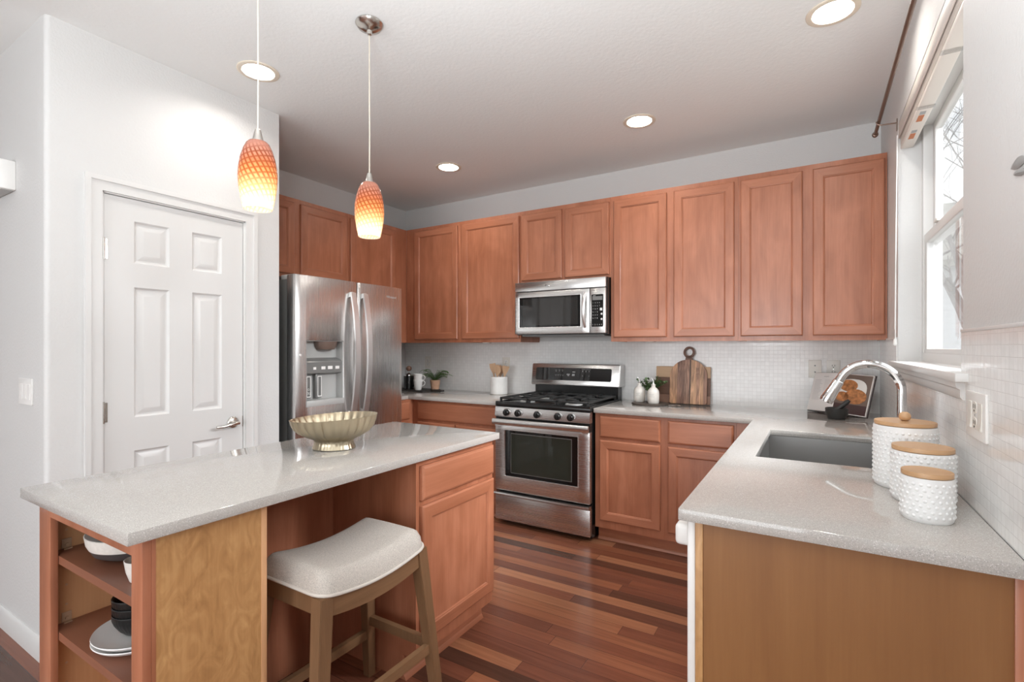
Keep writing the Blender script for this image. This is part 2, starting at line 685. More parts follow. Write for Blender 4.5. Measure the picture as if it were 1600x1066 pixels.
M['shelf'] = wood('brown_shelf_melamine', (0.22, 0.085, 0.048), (0.25, 0.10, 0.058), (0.28, 0.118, 0.07), 'X', 0.35)
M['stool_wood'] = wood('stool_oak_stain', (0.15, 0.078, 0.037), (0.205, 0.110, 0.054), (0.27, 0.150, 0.076), 'Z', 0.45)
M['stool_wood_h'] = wood('stool_oak_stain_rail', (0.15, 0.078, 0.037), (0.205, 0.110, 0.054), (0.27, 0.150, 0.076), 'Y', 0.45)
M['fabric'] = plain('oatmeal_linen', (0.52, 0.475, 0.43), 0.95, bump=0.8, bscale=380, var=0.24)
M['welt'] = plain('linen_welt', (0.60, 0.55, 0.50), 0.9, bump=0.3, bscale=500)
M['quartz'] = quartz_mat()
M['floor'] = floor_mat()
M['tile_b'] = tile_mat('white_mosaic_back', 'XZ')
M['tile_r'] = tile_mat('white_mosaic_right', 'YZ')
M['steel_x'] = steel('brushed_steel_horizontal', axis='X')
M['steel_y'] = steel('brushed_steel_y', axis='Y')
M['steel_z'] = steel('brushed_steel_vertical', axis='Z')
M['steel_sink'] = steel('sink_steel', (0.42, 0.415, 0.405), 0.38, 'Y')
M['handle'] = steel('satin_handle', (0.84, 0.835, 0.83), 0.36, 'Z')
M['nickel'] = plain('satin_nickel', (0.60, 0.57, 0.53), 0.22, 1.0)
M['chrome'] = plain('chrome', (0.80, 0.80, 0.80), 0.05, 1.0)
M['grey_side'] = plain('fridge_side_grey', (0.13, 0.13, 0.125), 0.42)
M['lt_grey'] = plain('light_grey_plastic', (0.42, 0.42, 0.41), 0.4)
M['mid_grey'] = plain('mid_grey_plastic', (0.17, 0.17, 0.165), 0.35)
M['black'] = plain('black_enamel', (0.012, 0.012, 0.012), 0.22)
M['black_matte'] = plain('black_cast_iron', (0.022, 0.022, 0.022), 0.5, bump=0.2, bscale=300)
M['black_glass'] = plain('black_glass', (0.010, 0.010, 0.010), 0.03)
M['oven_glass'] = plain('oven_window_glass', (0.030, 0.034, 0.026), 0.03)
M['mw_glass'] = plain('microwave_window_glass', (0.028, 0.027, 0.026), 0.04)
M['mark'] = plain('printed_white', (0.70, 0.70, 0.70), 0.5)
M['mark_grey'] = plain('printed_grey', (0.35, 0.35, 0.35), 0.5)
M['mark_dark'] = plain('printed_dark', (0.16, 0.15, 0.15), 0.6)
M['lens'] = glow('light_lens', (1.0, 0.955, 0.89), CAN_GLOW)
M['bulb'] = glow('bulb_glow', (1.0, 0.82, 0.60), 1.5)
M['can_trim'] = plain('almond_trim_ring', (0.74, 0.66, 0.55), 0.4)
M['can_in'] = plain('can_reflector_white', (0.88, 0.86, 0.83), 0.3)
M['shade'] = shade_mat()
M['cord'] = plain('clear_cord', (0.62, 0.56, 0.47), 0.4)
M['brass'] = plain('champagne_brass', (0.50, 0.43, 0.31), 0.33, 1.0, bump=0.5, bscale=55)
M['ceramic'] = plain('white_ceramic', (0.80, 0.79, 0.775), 0.3)
M['ceramic_dots'] = plain('white_stoneware', (0.79, 0.79, 0.785), 0.42)
M['ceramic_grey'] = plain('grey_glaze', (0.50, 0.52, 0.51), 0.2)
M['ceramic_warm'] = plain('speckled_cream_ceramic', (0.76, 0.73, 0.68), 0.35, bscale=90, var=0.05)
M['charcoal'] = plain('charcoal_glaze', (0.075, 0.066, 0.066), 0.4)
M['black_ceramic'] = plain('black_stoneware', (0.012, 0.012, 0.012), 0.3)
M['stone'] = plain('black_stone', (0.022, 0.022, 0.021), 0.5, bump=0.4, bscale=160)
M['bamboo'] = wood('bamboo_lid', (0.46, 0.27, 0.135), (0.54, 0.33, 0.175), (0.62, 0.40, 0.225), 'X', 0.4, blotch=0.3)
M['spoon'] = wood('beech_utensil', (0.48, 0.29, 0.17), (0.56, 0.36, 0.22), (0.64, 0.43, 0.28), 'Z', 0.55)
M['marble'] = plain('white_marble', (0.80, 0.785, 0.76), 0.3, bscale=14, var=0.07)
M['black_wood'] = wood('black_stained_wood', (0.018, 0.016, 0.015), (0.028, 0.024, 0.022), (0.045, 0.038, 0.034), 'X', 0.5)
M['tray_wood'] = wood('dark_walnut_tray', (0.045, 0.033, 0.026), (0.07, 0.052, 0.042), (0.10, 0.076, 0.06), 'X', 0.5)
M['board_lt'] = wood('pale_ash_board', (0.50, 0.32, 0.19), (0.58, 0.39, 0.245), (0.65, 0.46, 0.30), 'X', 0.5)
M['board_dk'] = wood('walnut_board', (0.13, 0.065, 0.043), (0.19, 0.10, 0.068), (0.25, 0.14, 0.095), 'X', 0.5)
M['board_md'] = wood('rose_brown_board', (0.26, 0.145, 0.10), (0.32, 0.18, 0.125), (0.38, 0.22, 0.155), 'X', 0.5)
M['terra'] = plain('terracotta', (0.60, 0.36, 0.24), 0.7, bscale=40, var=0.12)
M['fern'] = plain('fern_green', (0.12, 0.26, 0.05), 0.5, bscale=60, var=0.35)
M['leaf'] = plain('bushy_leaf', (0.085, 0.145, 0.05), 0.4, bscale=70, var=0.6)
M['page'] = plain('book_page', (0.80, 0.77, 0.75), 0.6)
M['cover'] = plain('book_cover_dark', (0.045, 0.032, 0.032), 0.4)
M['photo_bg'] = plain('printed_photo_brown', (0.15, 0.105, 0.085), 0.35)
M['photo_lo'] = plain('printed_photo_plum', (0.055, 0.025, 0.025), 0.35)
M['bread'] = plain('printed_bread', (0.40, 0.16, 0.055), 0.4, bscale=55, var=0.45)
M['cloth_pr'] = plain('printed_white_cloth', (0.72, 0.70, 0.67), 0.5)
M['rod'] = plain('bronze_rod', (0.16, 0.105, 0.08), 0.35, 0.6)
M['blind'] = plain('blind_vinyl', (0.74, 0.68, 0.625), 0.4)
M['sticker'] = plain('orange_sticker', (0.50, 0.17, 0.07), 0.6)
M['glass'] = clear_glass('window_glass')
M['leaf_metal'] = plain('pewter_metal', (0.56, 0.55, 0.54), 0.55)
M['clip'] = plain('shelf_clip_plastic', (0.52, 0.36, 0.24), 0.15)
M['clear'] = clear_glass('clear_plastic', (0.9, 0.9, 0.9))
M['siding'] = plain('pale_siding', (0.82, 0.83, 0.84), 0.7)
M['bark'] = plain('bare_bark', (0.30, 0.28, 0.27), 0.9, bscale=20, var=0.2)
M['ground'] = plain('dry_lawn', (0.45, 0.44, 0.40), 0.95, bscale=4, var=0.2)
M['mustard'] = plain('almond_enamel', (0.80, 0.79, 0.77), 0.3)


def paddle_wood():
    m, nt, b = new_mat('striped_acacia')
    L = nt.links.new
    tc = N(nt, 'ShaderNodeTexCoord')
    sp = N(nt, 'ShaderNodeSeparateXYZ')
    L(tc.outputs['Object'], sp.inputs[0])
    d = N(nt, 'ShaderNodeMath', operation='MULTIPLY_ADD')
    L(sp.outputs['X'], d.inputs[0])
    d.inputs[1].default_value = 1 / 0.262
    d.inputs[2].default_value = 0.5
    st = ramp(nt, [(0.0, (0.38, 0.215, 0.125)), (0.2, (0.185, 0.102, 0.072)), (0.40, (0.26, 0.15, 0.105)), (0.53, (0.09, 0.055, 0.04)), (0.57, (0.42, 0.25, 0.15)), (0.71, (0.29, 0.165, 0.108)), (0.80, (0.40, 0.24, 0.145)), (0.90, (0.24, 0.135, 0.095))])
    st.color_ramp.interpolation = 'CONSTANT'
    L(d.outputs[0], st.inputs['Fac'])
    mp = N(nt, 'ShaderNodeMapping')
    mp.inputs['Scale'].default_value = (42, 42, 6)
    L(tc.outputs['Object'], mp.inputs['Vector'])
    nz = N(nt, 'ShaderNodeTexNoise')
    nz.inputs['Scale'].default_value = 1
    nz.inputs['Detail'].default_value = 5
    nz.inputs['Distortion'].default_value = 1.5
    L(mp.outputs[0], nz.inputs['Vector'])
    g = N(nt, 'ShaderNodeMapRange')
    g.inputs['From Min'].default_value = 0.3
    g.inputs['From Max'].default_value = 0.7
    g.inputs['To Min'].default_value = 0.65
    g.inputs['To Max'].default_value = 2.0
    L(nz.outputs['Fac'], g.inputs['Value'])
    mu = N(nt, 'ShaderNodeVectorMath', operation='SCALE')
    L(st.outputs['Color'], mu.inputs[0])
    L(g.outputs[0], mu.inputs['Scale'])
    L(mu.outputs[0], b.inputs['Base Color'])
    b.inputs['Roughness'].default_value = 0.5
    return m


M['paddle'] = paddle_wood()

# ------------------------------------------------------------------ room shell
XR, YB, XL = 0.3582, 3.8523, -3.6313
XP, YP0, YP1 = -2.7787, 0.775, 1.853
HC = 2.743
XW, YS = -5.5, -3.2

o = MB().box(XW - .12, XR + .17, YS - .12, YB + .12, -0.08, 0.0).build('floor', M['floor'])
struct(o, 'polished reddish brown hardwood strip floor')

CANS = [(-2.43, 1.505, 'recessed ceiling light above the white pantry door'),
        (0.068, 2.487, 'large recessed ceiling light at the top edge near the window'),
        (-0.931, 3.068, 'recessed ceiling light in front of the tall wall cabinets right of the microwave'),
        (-2.447, 3.078, 'recessed ceiling light over the fridge corner, the smallest in view')]
mb = MB()
hs = 0.16
cuts_x = sorted({XW - .12, XR + .17} | {c[0] + s * hs for c in CANS for s in (-1, 1)})
cuts_y = sorted({YS - .12, YB + .12} | {c[1] + s * hs for c in CANS for s in (-1, 1)})


def in_can(i, j):
    x, y = (cuts_x[i] + cuts_x[i + 1]) / 2, (cuts_y[j] + cuts_y[j + 1]) / 2
    return any(abs(x - c[0]) < hs and abs(y - c[1]) < hs for c in CANS)


mb.slab(cuts_x, cuts_y, lambda i, j: not in_can(i, j), HC, HC + .10, XY)
RC = 0.074
for cx, cy, _ in CANS:
    inn, out, top = [], [], []
    for k in range(48):
        a = 2 * PI * k / 48
        c_, s_ = math.cos(a), math.sin(a)
        q = hs / max(abs(c_), abs(s_))
        inn.append(mb.v((cx + RC * c_, cy + RC * s_, HC)))
        top.append(mb.v((cx + RC * c_, cy + RC * s_, HC + .10)))
        out.append(mb.v((cx + q * c_, cy + q * s_, HC)))
    mb.bridge(out, inn)
    mb.bridge(inn, top)
struct(mb.build('ceiling', M['ceiling']))

struct(MB().box(XL - .12, XR + .17, YB, YB + .12, 0, HC).build('wall_back', M['wall']))
struct(MB().box(XL - .12, XL, YP1 - .1, YB, 0, HC).build('wall_left', M['wall']))
# right wall with the window opening
WY0, WY1, WZ0, WZ1 = 1.849, 3.116, 1.25, 2.44
ys = [YS, WY0, WY1, YB]
zs = [0, WZ0, WZ1, HC]
mb = MB().slab([YS, -2.8, -0.6, WY0, WY1, YB], [0, .02, WZ0, 2.1, WZ1, HC], lambda i, j: not ((i == 3 and j in (2, 3)) or (i == 1 and j in (1, 2))), XR + .17, XR, YZ)
wr = struct(mb.build('wall_right', M['wall']))
# pantry wall with door opening, rounded outer corner
DY0, DY1, DZ = 0.968, 1.645, 2.052
DOY0, DOY1 = DY0, DY1
rc = 0.02
arc = [(XP - rc + rc * math.sin(a), YP0 + rc - rc * math.cos(a)) for a in [R(15 * k) for k in range(7)]]
mb = MB()
poly = [(XP - .11, YP0)] + arc + [(XP, DOY0), (XP - .11, DOY0)]
mb.prism(poly, XY, 0, HC)
mb.box(XP - .11, XP, DOY1, YP1, 0, HC)
mb.box(XP - .11, XP, DOY0, DOY1, DZ, HC)
mb.box(XL, XP - .11, YP1 - .1, YP1, 0, HC)
struct(mb.build('wall_pantry', M['wall']))
struct(MB().box(XW, XP - .11, YP0, YP0 + .11, 0, HC).build('wall_hall', M['wall']))
# living room behind the camera
mb = MB().slab([XW, -3.15, -0.05, XR + .17], [0, 0.04, 2.25, HC], lambda i, j: not (i == 1 and j == 1), YS - .12, YS, lambda u, v, w: (u, w, v))
struct(mb.build('wall_front', M['wall']))
mb = MB().box(XW - .12, XW, YS - .12, YP0 + .11, 0, HC)
struct(mb.build('wall_far_left', M['wall']))


def baseboard(name, pts):
    """skirting extruded along pts [(x,y),(x,y)] with normal n"""
    (x0, y0), (x1, y1), (nx, ny) = pts
    mb = MB()
    prof = [(0, 0), (0.014, 0), (0.014, 0.068), (0.010, 0.076), (0.008, 0.088), (0.003, 0.093), (0, 0.093)]
    a = mb.ring([(x0 + nx * d, y0 + ny * d, z) for d, z in prof])
    b = mb.ring([(x1 + nx * d, y1 + ny * d, z) for d, z in prof])
    mb.bridge(a, b)
    mb.f(a)
    mb.f(list(reversed(b)))
    return struct(mb.build(name, M['trim']))


baseboard('baseboard_hall', [(XW, YP0), (XP + .014, YP0), (0, -1)])
baseboard('baseboard_pantry', [(XP, YP0 - .014), (XP, DOY0 - .06), (1, 0)])
baseboard('baseboard_right', [(XR, YS), (XR, 1.30), (-1, 0)])

# backsplash tile
TZ = 1.372
bs = MB().box(XL, XR - .006, YB - .006, YB, 0.9146, TZ + .01).build('backsplash', M['tile_b'])
struct(bs)
mb = MB().slab([1.318, 1.842, 3.123, YB - .006], [0.9146, 1.186, TZ], lambda i, j: not (i == 1 and j == 1), XR, XR - .006, YZ)
struct(mb.build('backsplash', M['tile_r']))
mb = MB().slab([1.318, 1.842], [TZ, TZ + .009], lambda i, j: True, XR, XR - .008, YZ, b=0.002)
mb.slab([3.123, YB - .006], [TZ, TZ + .009], lambda i, j: True, XR, XR - .008, YZ)
struct(mb.build('trim_2', M['trim']))

# ------------------------------------------------------------------ pantry door
d1 = MB().slab([DOY0 - .062, DOY0 + .004, DOY1 - .004, DOY1 + .062], [0, DZ - .006, DZ + .06], lambda i, j: not (i == 1 and j == 0), XP, XP + .012, YZ)
# stepped casing
d1.slab([DOY0 - .062, DOY0 - .040, DOY1 + .040, DOY1 + .062], [0, DZ + .038, DZ + .06], lambda i, j: not (i == 1 and j == 0), XP + .012, XP + .019, YZ)
# jamb lining
d1.box(XP - .11, XP + .001, DOY0, DOY0 + .012, 0, DZ)
d1.box(XP - .11, XP + .001, DOY1 - .012, DOY1, 0, DZ)
d1.box(XP - .11, XP + .001, DOY0, DOY1, DZ - .012, DZ)
struct(d1.build('trim_1', M['trim']))

droot = bpy.data.objects.new('door_1', None)
COL.objects.link(droot)
droot.location = (XP - .006, DOY0, 0)
ROOTS['door_1'] = Matrix.Translation(droot.location)
struct(droot, 'white six panel pantry door')
S0, S1 = 0.015, DOY1 - DOY0 - .015
pu = [(0.133, 0.286), (0.394, 0.546)]
pv = [(0.24, 0.835), (0.995, 1.618), (1.733, 1.934)]
us = sorted({S0, S1} | {a for p in pu for a in p})
vs = sorted({0.012, DZ - .015} | {a for p in pv for a in p})
mb = MB()
ispan = lambda i, j: any(abs(us[i] - p[0]) < 1e-6 for p in pu) and any(abs(vs[j] - p[0]) < 1e-6 for p in pv)
g = {}


def dv(i, j):
    if (i, j) not in g:
        g[(i, j)] = mb.v((0, us[i], vs[j]))
    return g[(i, j)]


for i in range(len(us) - 1):
    for j in range(len(vs) - 1):
        if ispan(i, j):
            mb.loops(us[i], us[i + 1], vs[j], vs[j + 1], [(0, 0), (.009, -.009), (.016, -.010), (.040, -.002), (.043, -.002)], YZ)
        else:
            mb.f([dv(i, j), dv(i + 1, j), dv(i + 1, j + 1), dv(i, j + 1)])
bmesh.ops.remove_doubles(mb.bm, verts=mb.bm.verts[:], dist=1e-5)
mb.box(-.036, -.0125, S0, S1, .012, DZ - .015)
mb.slab([S0, S1], [.012, DZ - .015], lambda i, j: False, -.02, 0, YZ)
for (a, b_) in ((S0, S0 + .0005), (S1 - .0005, S1)):
    mb.box(-.013, -.0005, a, b_, .012, DZ - .015)
mb.box(-.013, -.0005, S0, S1, DZ - .0155, DZ - .015)
struct(mb.build('door_panel', M['trim'], droot, smooth=20))
for hz in (1.785, 1.03, 0.28):
    mb = MB()
    for k in range(5):
        mb.cyl((.006, S0 - .004, hz - .045 + k * .018), (.006, S0 - .004, hz - .045 + k * .018 + .0165), .0065, seg=12)
    mb.cyl((.006, S0 - .004, hz - .05), (.006, S0 - .004, hz + .05), .0045, seg=10)
    mb.box(.001, .003, S0 - .004, S0 + .012, hz - .045, hz + .045)
    mb.build('hinge', M['nickel'], droot)
mb = MB()
hy, hz = S1 - .055, 0.91
mb.lathe([(0.0, 0.014), (.018, .014), (.029, .010), (.033, .004), (.033, 0)][::-1], M=Matrix.Translation((0, hy, hz)) @ Matrix.Rotation(R(90), 4, 'Y'), seg=28)
mb.cyl((0.01, hy, hz), (.05, hy, hz), .0105, seg=16)
lev = [(.05, hy + .006, hz), (.054, hy - .02, hz - .001), (.054, hy - .05, hz - .006), (.050, hy - .08, hz - .012), (.046, hy - .112, hz - .010)]
mb.tube(lev, [.011, .0105, .009, .008, .007], seg=14)
mb.build('lever_handle', M['nickel'], droot)
MB().box(-.02, .0015, S1 - .0015, S1 + .002, .88, .94).build('strike_plate', M['nickel'], droot)

# ------------------------------------------------------------------ window
XG = XR + .092
w = bpy.data.objects.new('window_1', None)
COL.objects.link(w)
w.location = (XG, WY0, WZ0)
ROOTS['window_1'] = Matrix.Translation(w.location)
struct(w, 'white double hung vinyl window over the sink')
wf = MB()
z0, z1 = WZ0 + .012, WZ1
fr = .042
wf.slab([WY0, WY0 + fr, WY1 - fr, WY1], [z0, z0 + fr, z1 - fr, z1], lambda i, j: not (i == 1 and j == 1), XG + .072, XG, YZ)
struct(wf.build('window_frame', M['trim'], w, world=True))
zm = 1.848


def sash(name, za, zb, xo, xi, wdt, paneclr):
    m_ = MB()
    y0, y1 = WY0 + fr, WY1 - fr
    m_.slab([y0, y0 + wdt, y1 - wdt, y1], [za, za + wdt * .9, zb - wdt * .9, zb], lambda i, j: not (i == 1 and j == 1), xo, xi, YZ, b=.003)
    s_ = struct(m_.build(name, M['trim'], w, world=True))
    p_ = MB().box((xo + xi) / 2 - .002, (xo + xi) / 2 + .002, y0 + wdt - .004, y1 - wdt + .004, za + wdt * .9 - .004, zb - wdt * .9 + .004)
    p_.build('window_pane', M['glass'], s_, world=True)
    return s_


sash('upper_sash', zm - .02, z1 - fr, XG + .066, XG + .036, .045, 0)
ls = sash('lower_sash', z0 + fr * .4, zm + .022, XG + .034, XG + .004, .050, 0)
for ly in (2.2, 2.78):
    MB().box(XG - .004, XG + .02, ly - .03, ly + .03, zm + .022, zm + .036, b=.004).build('sash_lock', M['ivory'], ls, world=True)
# stool and apron
mb = MB().box(XR - .034, XG + .004, 1.765, 3.20, WZ0 - .014, WZ0 + .012, b=.006)
mb.box(XR - .004, XG + .004, WY0, WY1, WZ0 - .002, WZ0 + .011)
struct(mb.build('window_sill', M['trim'], w, world=True))
mb = MB()
prof = [(0, WZ0 - .014), (.026, WZ0 - .014), (.024, WZ0 - .03), (.016, WZ0 - .036), (.016, WZ0 - .056), (.010, WZ0 - .064), (0, WZ0 - .064)]
a = mb.ring([(XR - d, 1.80, z) for d, z in prof])
b = mb.ring([(XR - d, 3.165, z) for d, z in prof])
mb.bridge(a, b)
mb.f(a)
mb.f(list(reversed(b)))
struct(mb.build('window_apron', M['trim'], w, world=True))

# raised blind in the head of the opening
bl = thing('window_blind', 'raised cream window blind packed at the top of the window', 'blind', (XR + .04, WY0 + .01, 2.31))
MB().box(XR + .006, XR + .062, WY0 + .012, WY1 - .012, 2.385, 2.438, b=.002).build('head_rail', M['blind'], bl, world=True)
MB().box(XR + .001, XR + .006, WY0 + .006, WY1 - .006, 2.366, 2.436, b=.0012).build('valance', M['blind'], bl, world=True)
mb = MB()
for k in range(9):
    mb.box(XR + .008, XR + .058, WY0 + .02, WY1 - .02, 2.332 + k * .0058, 2.3348 + k * .0058)
mb.build('slat_stack', M['blind'], bl, world=True)
br = MB().box(XR + .008, XR + .058, WY0 + .02, WY1 - .02, 2.308, 2.328, b=.003).build('bottom_rail', M['blind'], bl, world=True)
for yy in (2.72, 2.93):
    MB().box(XR + .02, XR + .040, yy - .035, yy + .035, 2.3072, 2.3079).build('sticker', M['sticker'], br, world=True)
    MB().box(XR + .02, XR + .040, yy - .075, yy - .042, 2.3072, 2.3079).build('sticker', M['mark_grey'], br, world=True)
for yy in (2.15, 2.60):
    MB().box(XR + .001, XR + .062, yy - .014, yy + .014, 2.3045, 2.308).build('clip', M['clear'], br, world=True)
mb = MB()
mb.tube([(XR - .008, WY1 - .045, 2.37), (XR - .010, WY1 - .03, 1.9), (XR - .012, WY1 - .018, 1.42), (XR - .012, WY1 - .015, 1.372)], .0022, seg=6)
mb.tube([(XR - .008, WY1 - .049, 2.37), (XR - .012, WY1 - .036, 1.9), (XR - .014, WY1 - .022, 1.42)], .0022, seg=6)
mb.lathe([(.003, .0), (.008, -.006), (.009, -.03), (.004, -.036)], c=(XR - .012, WY1 - .016, 1.374), seg=10)
mb.build('pull_cord', M['white_plastic'], bl, world=True)

# curtain rod
cr = thing('curtain_rod', 'thin bronze curtain rod on a bracket above the window', 'curtain rod', (XR - .075, 2.4, 2.47))
xr_ = XR - .075
MB().cyl((xr_, 1.55, 2.478), (xr_, 3.30, 2.478), .0085, seg=14).build('rod', M['rod'], cr, world=True)
for yy in (3.30, 1.55):
    mb = MB()
    s_ = 1 if yy > 2 else -1
    mb.lathe([(.0085, 0), (.013, .002), (.015, .012), (.013, .024), (.006, .028)], M=Matrix.Translation((xr_, yy, 2.478)) @ Matrix.Rotation(R(-90 * s_), 4, 'X'), seg=16)
    mb.build('finial', M['rod'], cr, world=True)
for yy in (3.132, 1.70):
    mb = MB()
    mb.tube([(XR, yy, 2.455), (xr_ + .01, yy, 2.458), (xr_ - .006, yy, 2.464), (xr_ - .012, yy, 2.478)], .0035, seg=8)
    mb.box(XR - .004, XR, yy - .008, yy + .008, 2.415, 2.475, b=.001)
    mb.build('bracket', M['rod'], cr, world=True)

# ------------------------------------------------------------------ outdoors
g_ = MB().box(XR + .6, 30, -12, 30, -0.5, -0.4).build('ground', M['ground'])
struct(g_, 'pale dry ground outside')
nh = thing('neighbour_house', 'pale sided house seen through the window', 'house', (4.0, 14.0, -.4))
mb = MB()
for k in range(26):
    z = -.4 + k * .14
    mb.prism([(14.0, z), (13.97, z), (13.985, z + .145), (14.0, z + .145)], lambda u, v, w_: (w_, u, v), -3, 11)
mb.box(-3, 11, 14.0, 15, -.4, 3.2)
mb.build('siding_wall', M['siding'], nh, world=True)
MB().prism([(13.5, 3.15), (17.5, 5.2), (17.6, 5.1), (13.5, 3.0)], lambda u, v, w_: (w_, u, v), -3.4, 11.4).build('roof', M['ground'], nh, world=True)


def bare_tree(name, label, base, h, seed):
    rnd = random.Random(seed)
    mb = MB()

    def br_(p, d, ln, r, lv):
        pts, rs = [p], [r]
        q, dd = Vector(p), Vector(d)
        for k in range(4):
            dd = (dd + Vector((rnd.uniform(-.18, .18), rnd.uniform(-.18, .18), rnd.uniform(-.05, .12)))).normalized()
            q = q + dd * ln / 4
            pts.append(tuple(q))
            rs.append(r * (1 - .13 * (k + 1)))
        mb.tube(pts, rs, seg=6 if lv > 1 else 9)
        if lv < 5:
            for k in range(3 if lv else 5):
                t = rnd.uniform(.45, 1)
                i = min(3, int(t * 4))
                pp = Vector(pts[i]).lerp(Vector(pts[i + 1]), t * 4 - i if t < 1 else 1)
                ax = Vector((rnd.uniform(-1, 1), rnd.uniform(-1, 1), rnd.uniform(-.1, .8))).normalized()
                br_(tuple(pp), (dd * .6 + ax * .8).normalized(), ln * rnd.uniform(.55, .78), rs[i] * .58, lv + 1)
    br_(base, (0, 0, 1), h * .42, .10, 0)
    o = mb.build(name, M['bark'], loc=base)
    return tag(o, label, 'tree')


bare_tree('bare_tree', 'bare winter tree with fine branches outside the window', (1.95, 8.2, -.4), 6.5, 3)

# ------------------------------------------------------------------ cabinets


def door_front(parent, name, u0, u1, v0, v1, drawer=False):
    t = .019
    if drawer:
        mb = MB()
        mb.loops(u0, u1, v0, v1, [(0, .0005), (0, t - .007), (.004, t - .003), (.009, t - .001), (.012, t)], XZ, mi_h=0, mi_v=0)
        return mb.build(name, [M['cab_h']], parent, smooth=12)
    mb = MB()
    st = .052
    mb.loops(u0, u1, v0, v1, [(0, .0005), (0, t - .006), (.003, t - .002), (.007, t), (st, t), (st + .003, t - .003), (st + .006, t - .0035), (st + .010, t - .009)], XZ, cap=False, mi_h=1, mi_v=0)
    d = mb.build(name, [M['cab_v'], M['cab_h']], parent, smooth=12)
    i = st + .0095
    MB().loops(u0 + i, u1 - i, v0 + i, v1 - i, [(0, t - .0125), (0, t - .009)], XZ).build('door_panel', M['cab_v'], d, smooth=0)
    return d


def cabinet(name, label, x, y, rot, width, depth, z0, z1, fronts, group, toe=False, gap=None):
    """local frame: x along the front, -y outwards"""
    t = thing(name, label, 'cabinet', (x, y, z0 if not toe else 0), rot, group)
    zo = z0 if not toe else 0
    a, b = z0 - zo, z1 - zo
    mb = MB()
    if toe:
        mb.box(0, width, .0, depth, a + .10, b)
        mb.box(.0, width, .072, depth, a, a + .10)
    else:
        mb.box(0, width, .019, depth, a + .018, b)
        mb.box(0, width, 0, .019, a, b)
        mb.box(0, .016, .019, depth, a, a + .018)
        mb.box(width - .016, width, .019, depth, a, a + .018)
    mb.build('carcass', M['cab_v'], t, smooth=0)
    if toe:
        mb = MB().box(0.0, width, .064, .0725, 0, .098)
        mb.prism([(.0, .0), (.006, .012), (.012, .018), (.012, 0)], lambda u, v, w_: (w_, .052 + u, v), 0.0, width)
        mb.build('toe_kick', M['cab_h'], t)
    for f_ in fronts:
        kind, u0, u1, v0, v1 = f_
        door_front(t, kind, u0, u1, v0 - zo, v1 - zo, kind == 'drawer_front')
    return t


UZ0, UZ1 = 1.372, 2.438
YU, XU = 3.5227, -3.3075
G = 'wall cabinets along the back wall'
DB, DT = 1.402, 2.405


def upper(label, xa, xb, z0, doors, zb):
    cabinet('wall_cabinet', label, xa, YU, 0, xb - xa, YB - YU - .001, z0, UZ1, [('cabinet_door', p - xa, q - xa, zb, DT) for p, q in doors], G)


upper('tall one door wall cabinet in the corner beside the fridge cabinets, facing the room', XU + .001, -2.667, UZ0, [(-3.193, -2.691)], DB)
upper('wide one door wall cabinet directly left of the microwave', -2.666, -2.051, UZ0, [(-2.642, -2.062)], DB)
upper('short two door wall cabinet above the microwave', -2.050, -1.281, 1.848, [(-2.038, -1.676), (-1.649, -1.292)], 1.868)
upper('tall two door wall cabinet directly right of the microwave', -1.280, -.421, UZ0, [(-1.257, -.874), (-.826, -.442)], DB)
upper('tall two door wall cabinet at the right end next to the window', -.420, XR - .0015, UZ0, [(-.404, -.058), (-.005, .345)], DB)
G2 = 'wall cabinets along the fridge wall'
yy = 1.857
cabinet('wall_cabinet', 'short two door wall cabinet above the fridge', XU, yy, R(90), 2.828 - yy, XU - XL - .001, 1.845, UZ1,
        [('cabinet_door', 1.889 - yy, 2.321 - yy, 1.872, DT), ('cabinet_door', 2.375 - yy, 2.807 - yy, 1.872, DT)], G2)
yy = 2.829
cabinet('wall_cabinet', 'tall one door wall cabinet between the fridge and the room corner', XU, yy, R(90), YU - .001 - yy, XU - XL - .001, UZ0, UZ1,
        [('cabinet_door', 2.847 - yy, 3.366 - yy, DB, DT)], G2)
# corner dead space behind the two runs
CT, CB = 0.9146, 0.884
YC = 3.222
GB = 'base cabinets along the back wall'
cabinet('base_cabinet', 'base cabinet with drawer between the range and the fridge corner', -2.952, YC, 0, .888, YB - YC - .007, 0, CB - .001,
        [('drawer_front', .066, .87, .72, .864), ('cabinet_door', .066, .462, .155, .70), ('cabinet_door', .474, .87, .155, .70)], GB, toe=True)
cabinet('base_cabinet', 'two door base cabinet with drawers right of the range', -1.284, YC, 0, .89, YB - YC - .007, 0, CB - .001,
        [('drawer_front', .036, .445, .72, .864), ('cabinet_door', .036, .445, .155, .70), ('drawer_front', .493, .877, .72, .864), ('cabinet_door', .493, .877, .155, .70)], GB, toe=True)
MB().box(-.393, -.255, YC, YC + .019, .1, CB - .001).box(-.274, -.255, 3.002, YC, .1, CB - .001).build('corner_filler', M['cab_v'], None, loc=(-.333, YC, .1))
tag(bpy.data.objects['corner_filler'], 'narrow stained wood filler strip in the base corner by the sink counter', 'filler')
cabinet('base_cabinet', 'narrow base cabinet in the far left corner beside the fridge', -2.953, 2.842, R(90), YC - 2.842 + .02, -2.953 - XL - .002, 0, CB - .001,
        [('drawer_front', .02, .33, .72, .864), ('cabinet_door', .02, .33, .155, .70)], 'base cabinets along the fridge wall', toe=True)
skc = cabinet('sink_cabinet', 'double door cabinet under the sink', -.274, 3.00, R(-90), 1.02, XR + .274 - .008, 0, .64,
        [('cabinet_door', .03, .49, .155, .62), ('cabinet_door', .53, .99, .155, .62)], None, toe=True)
MB().box(-.274, -.255, 1.98, 3.0, .641, CB - .001).build('face_rail', M['cab_h'], skc, world=True)
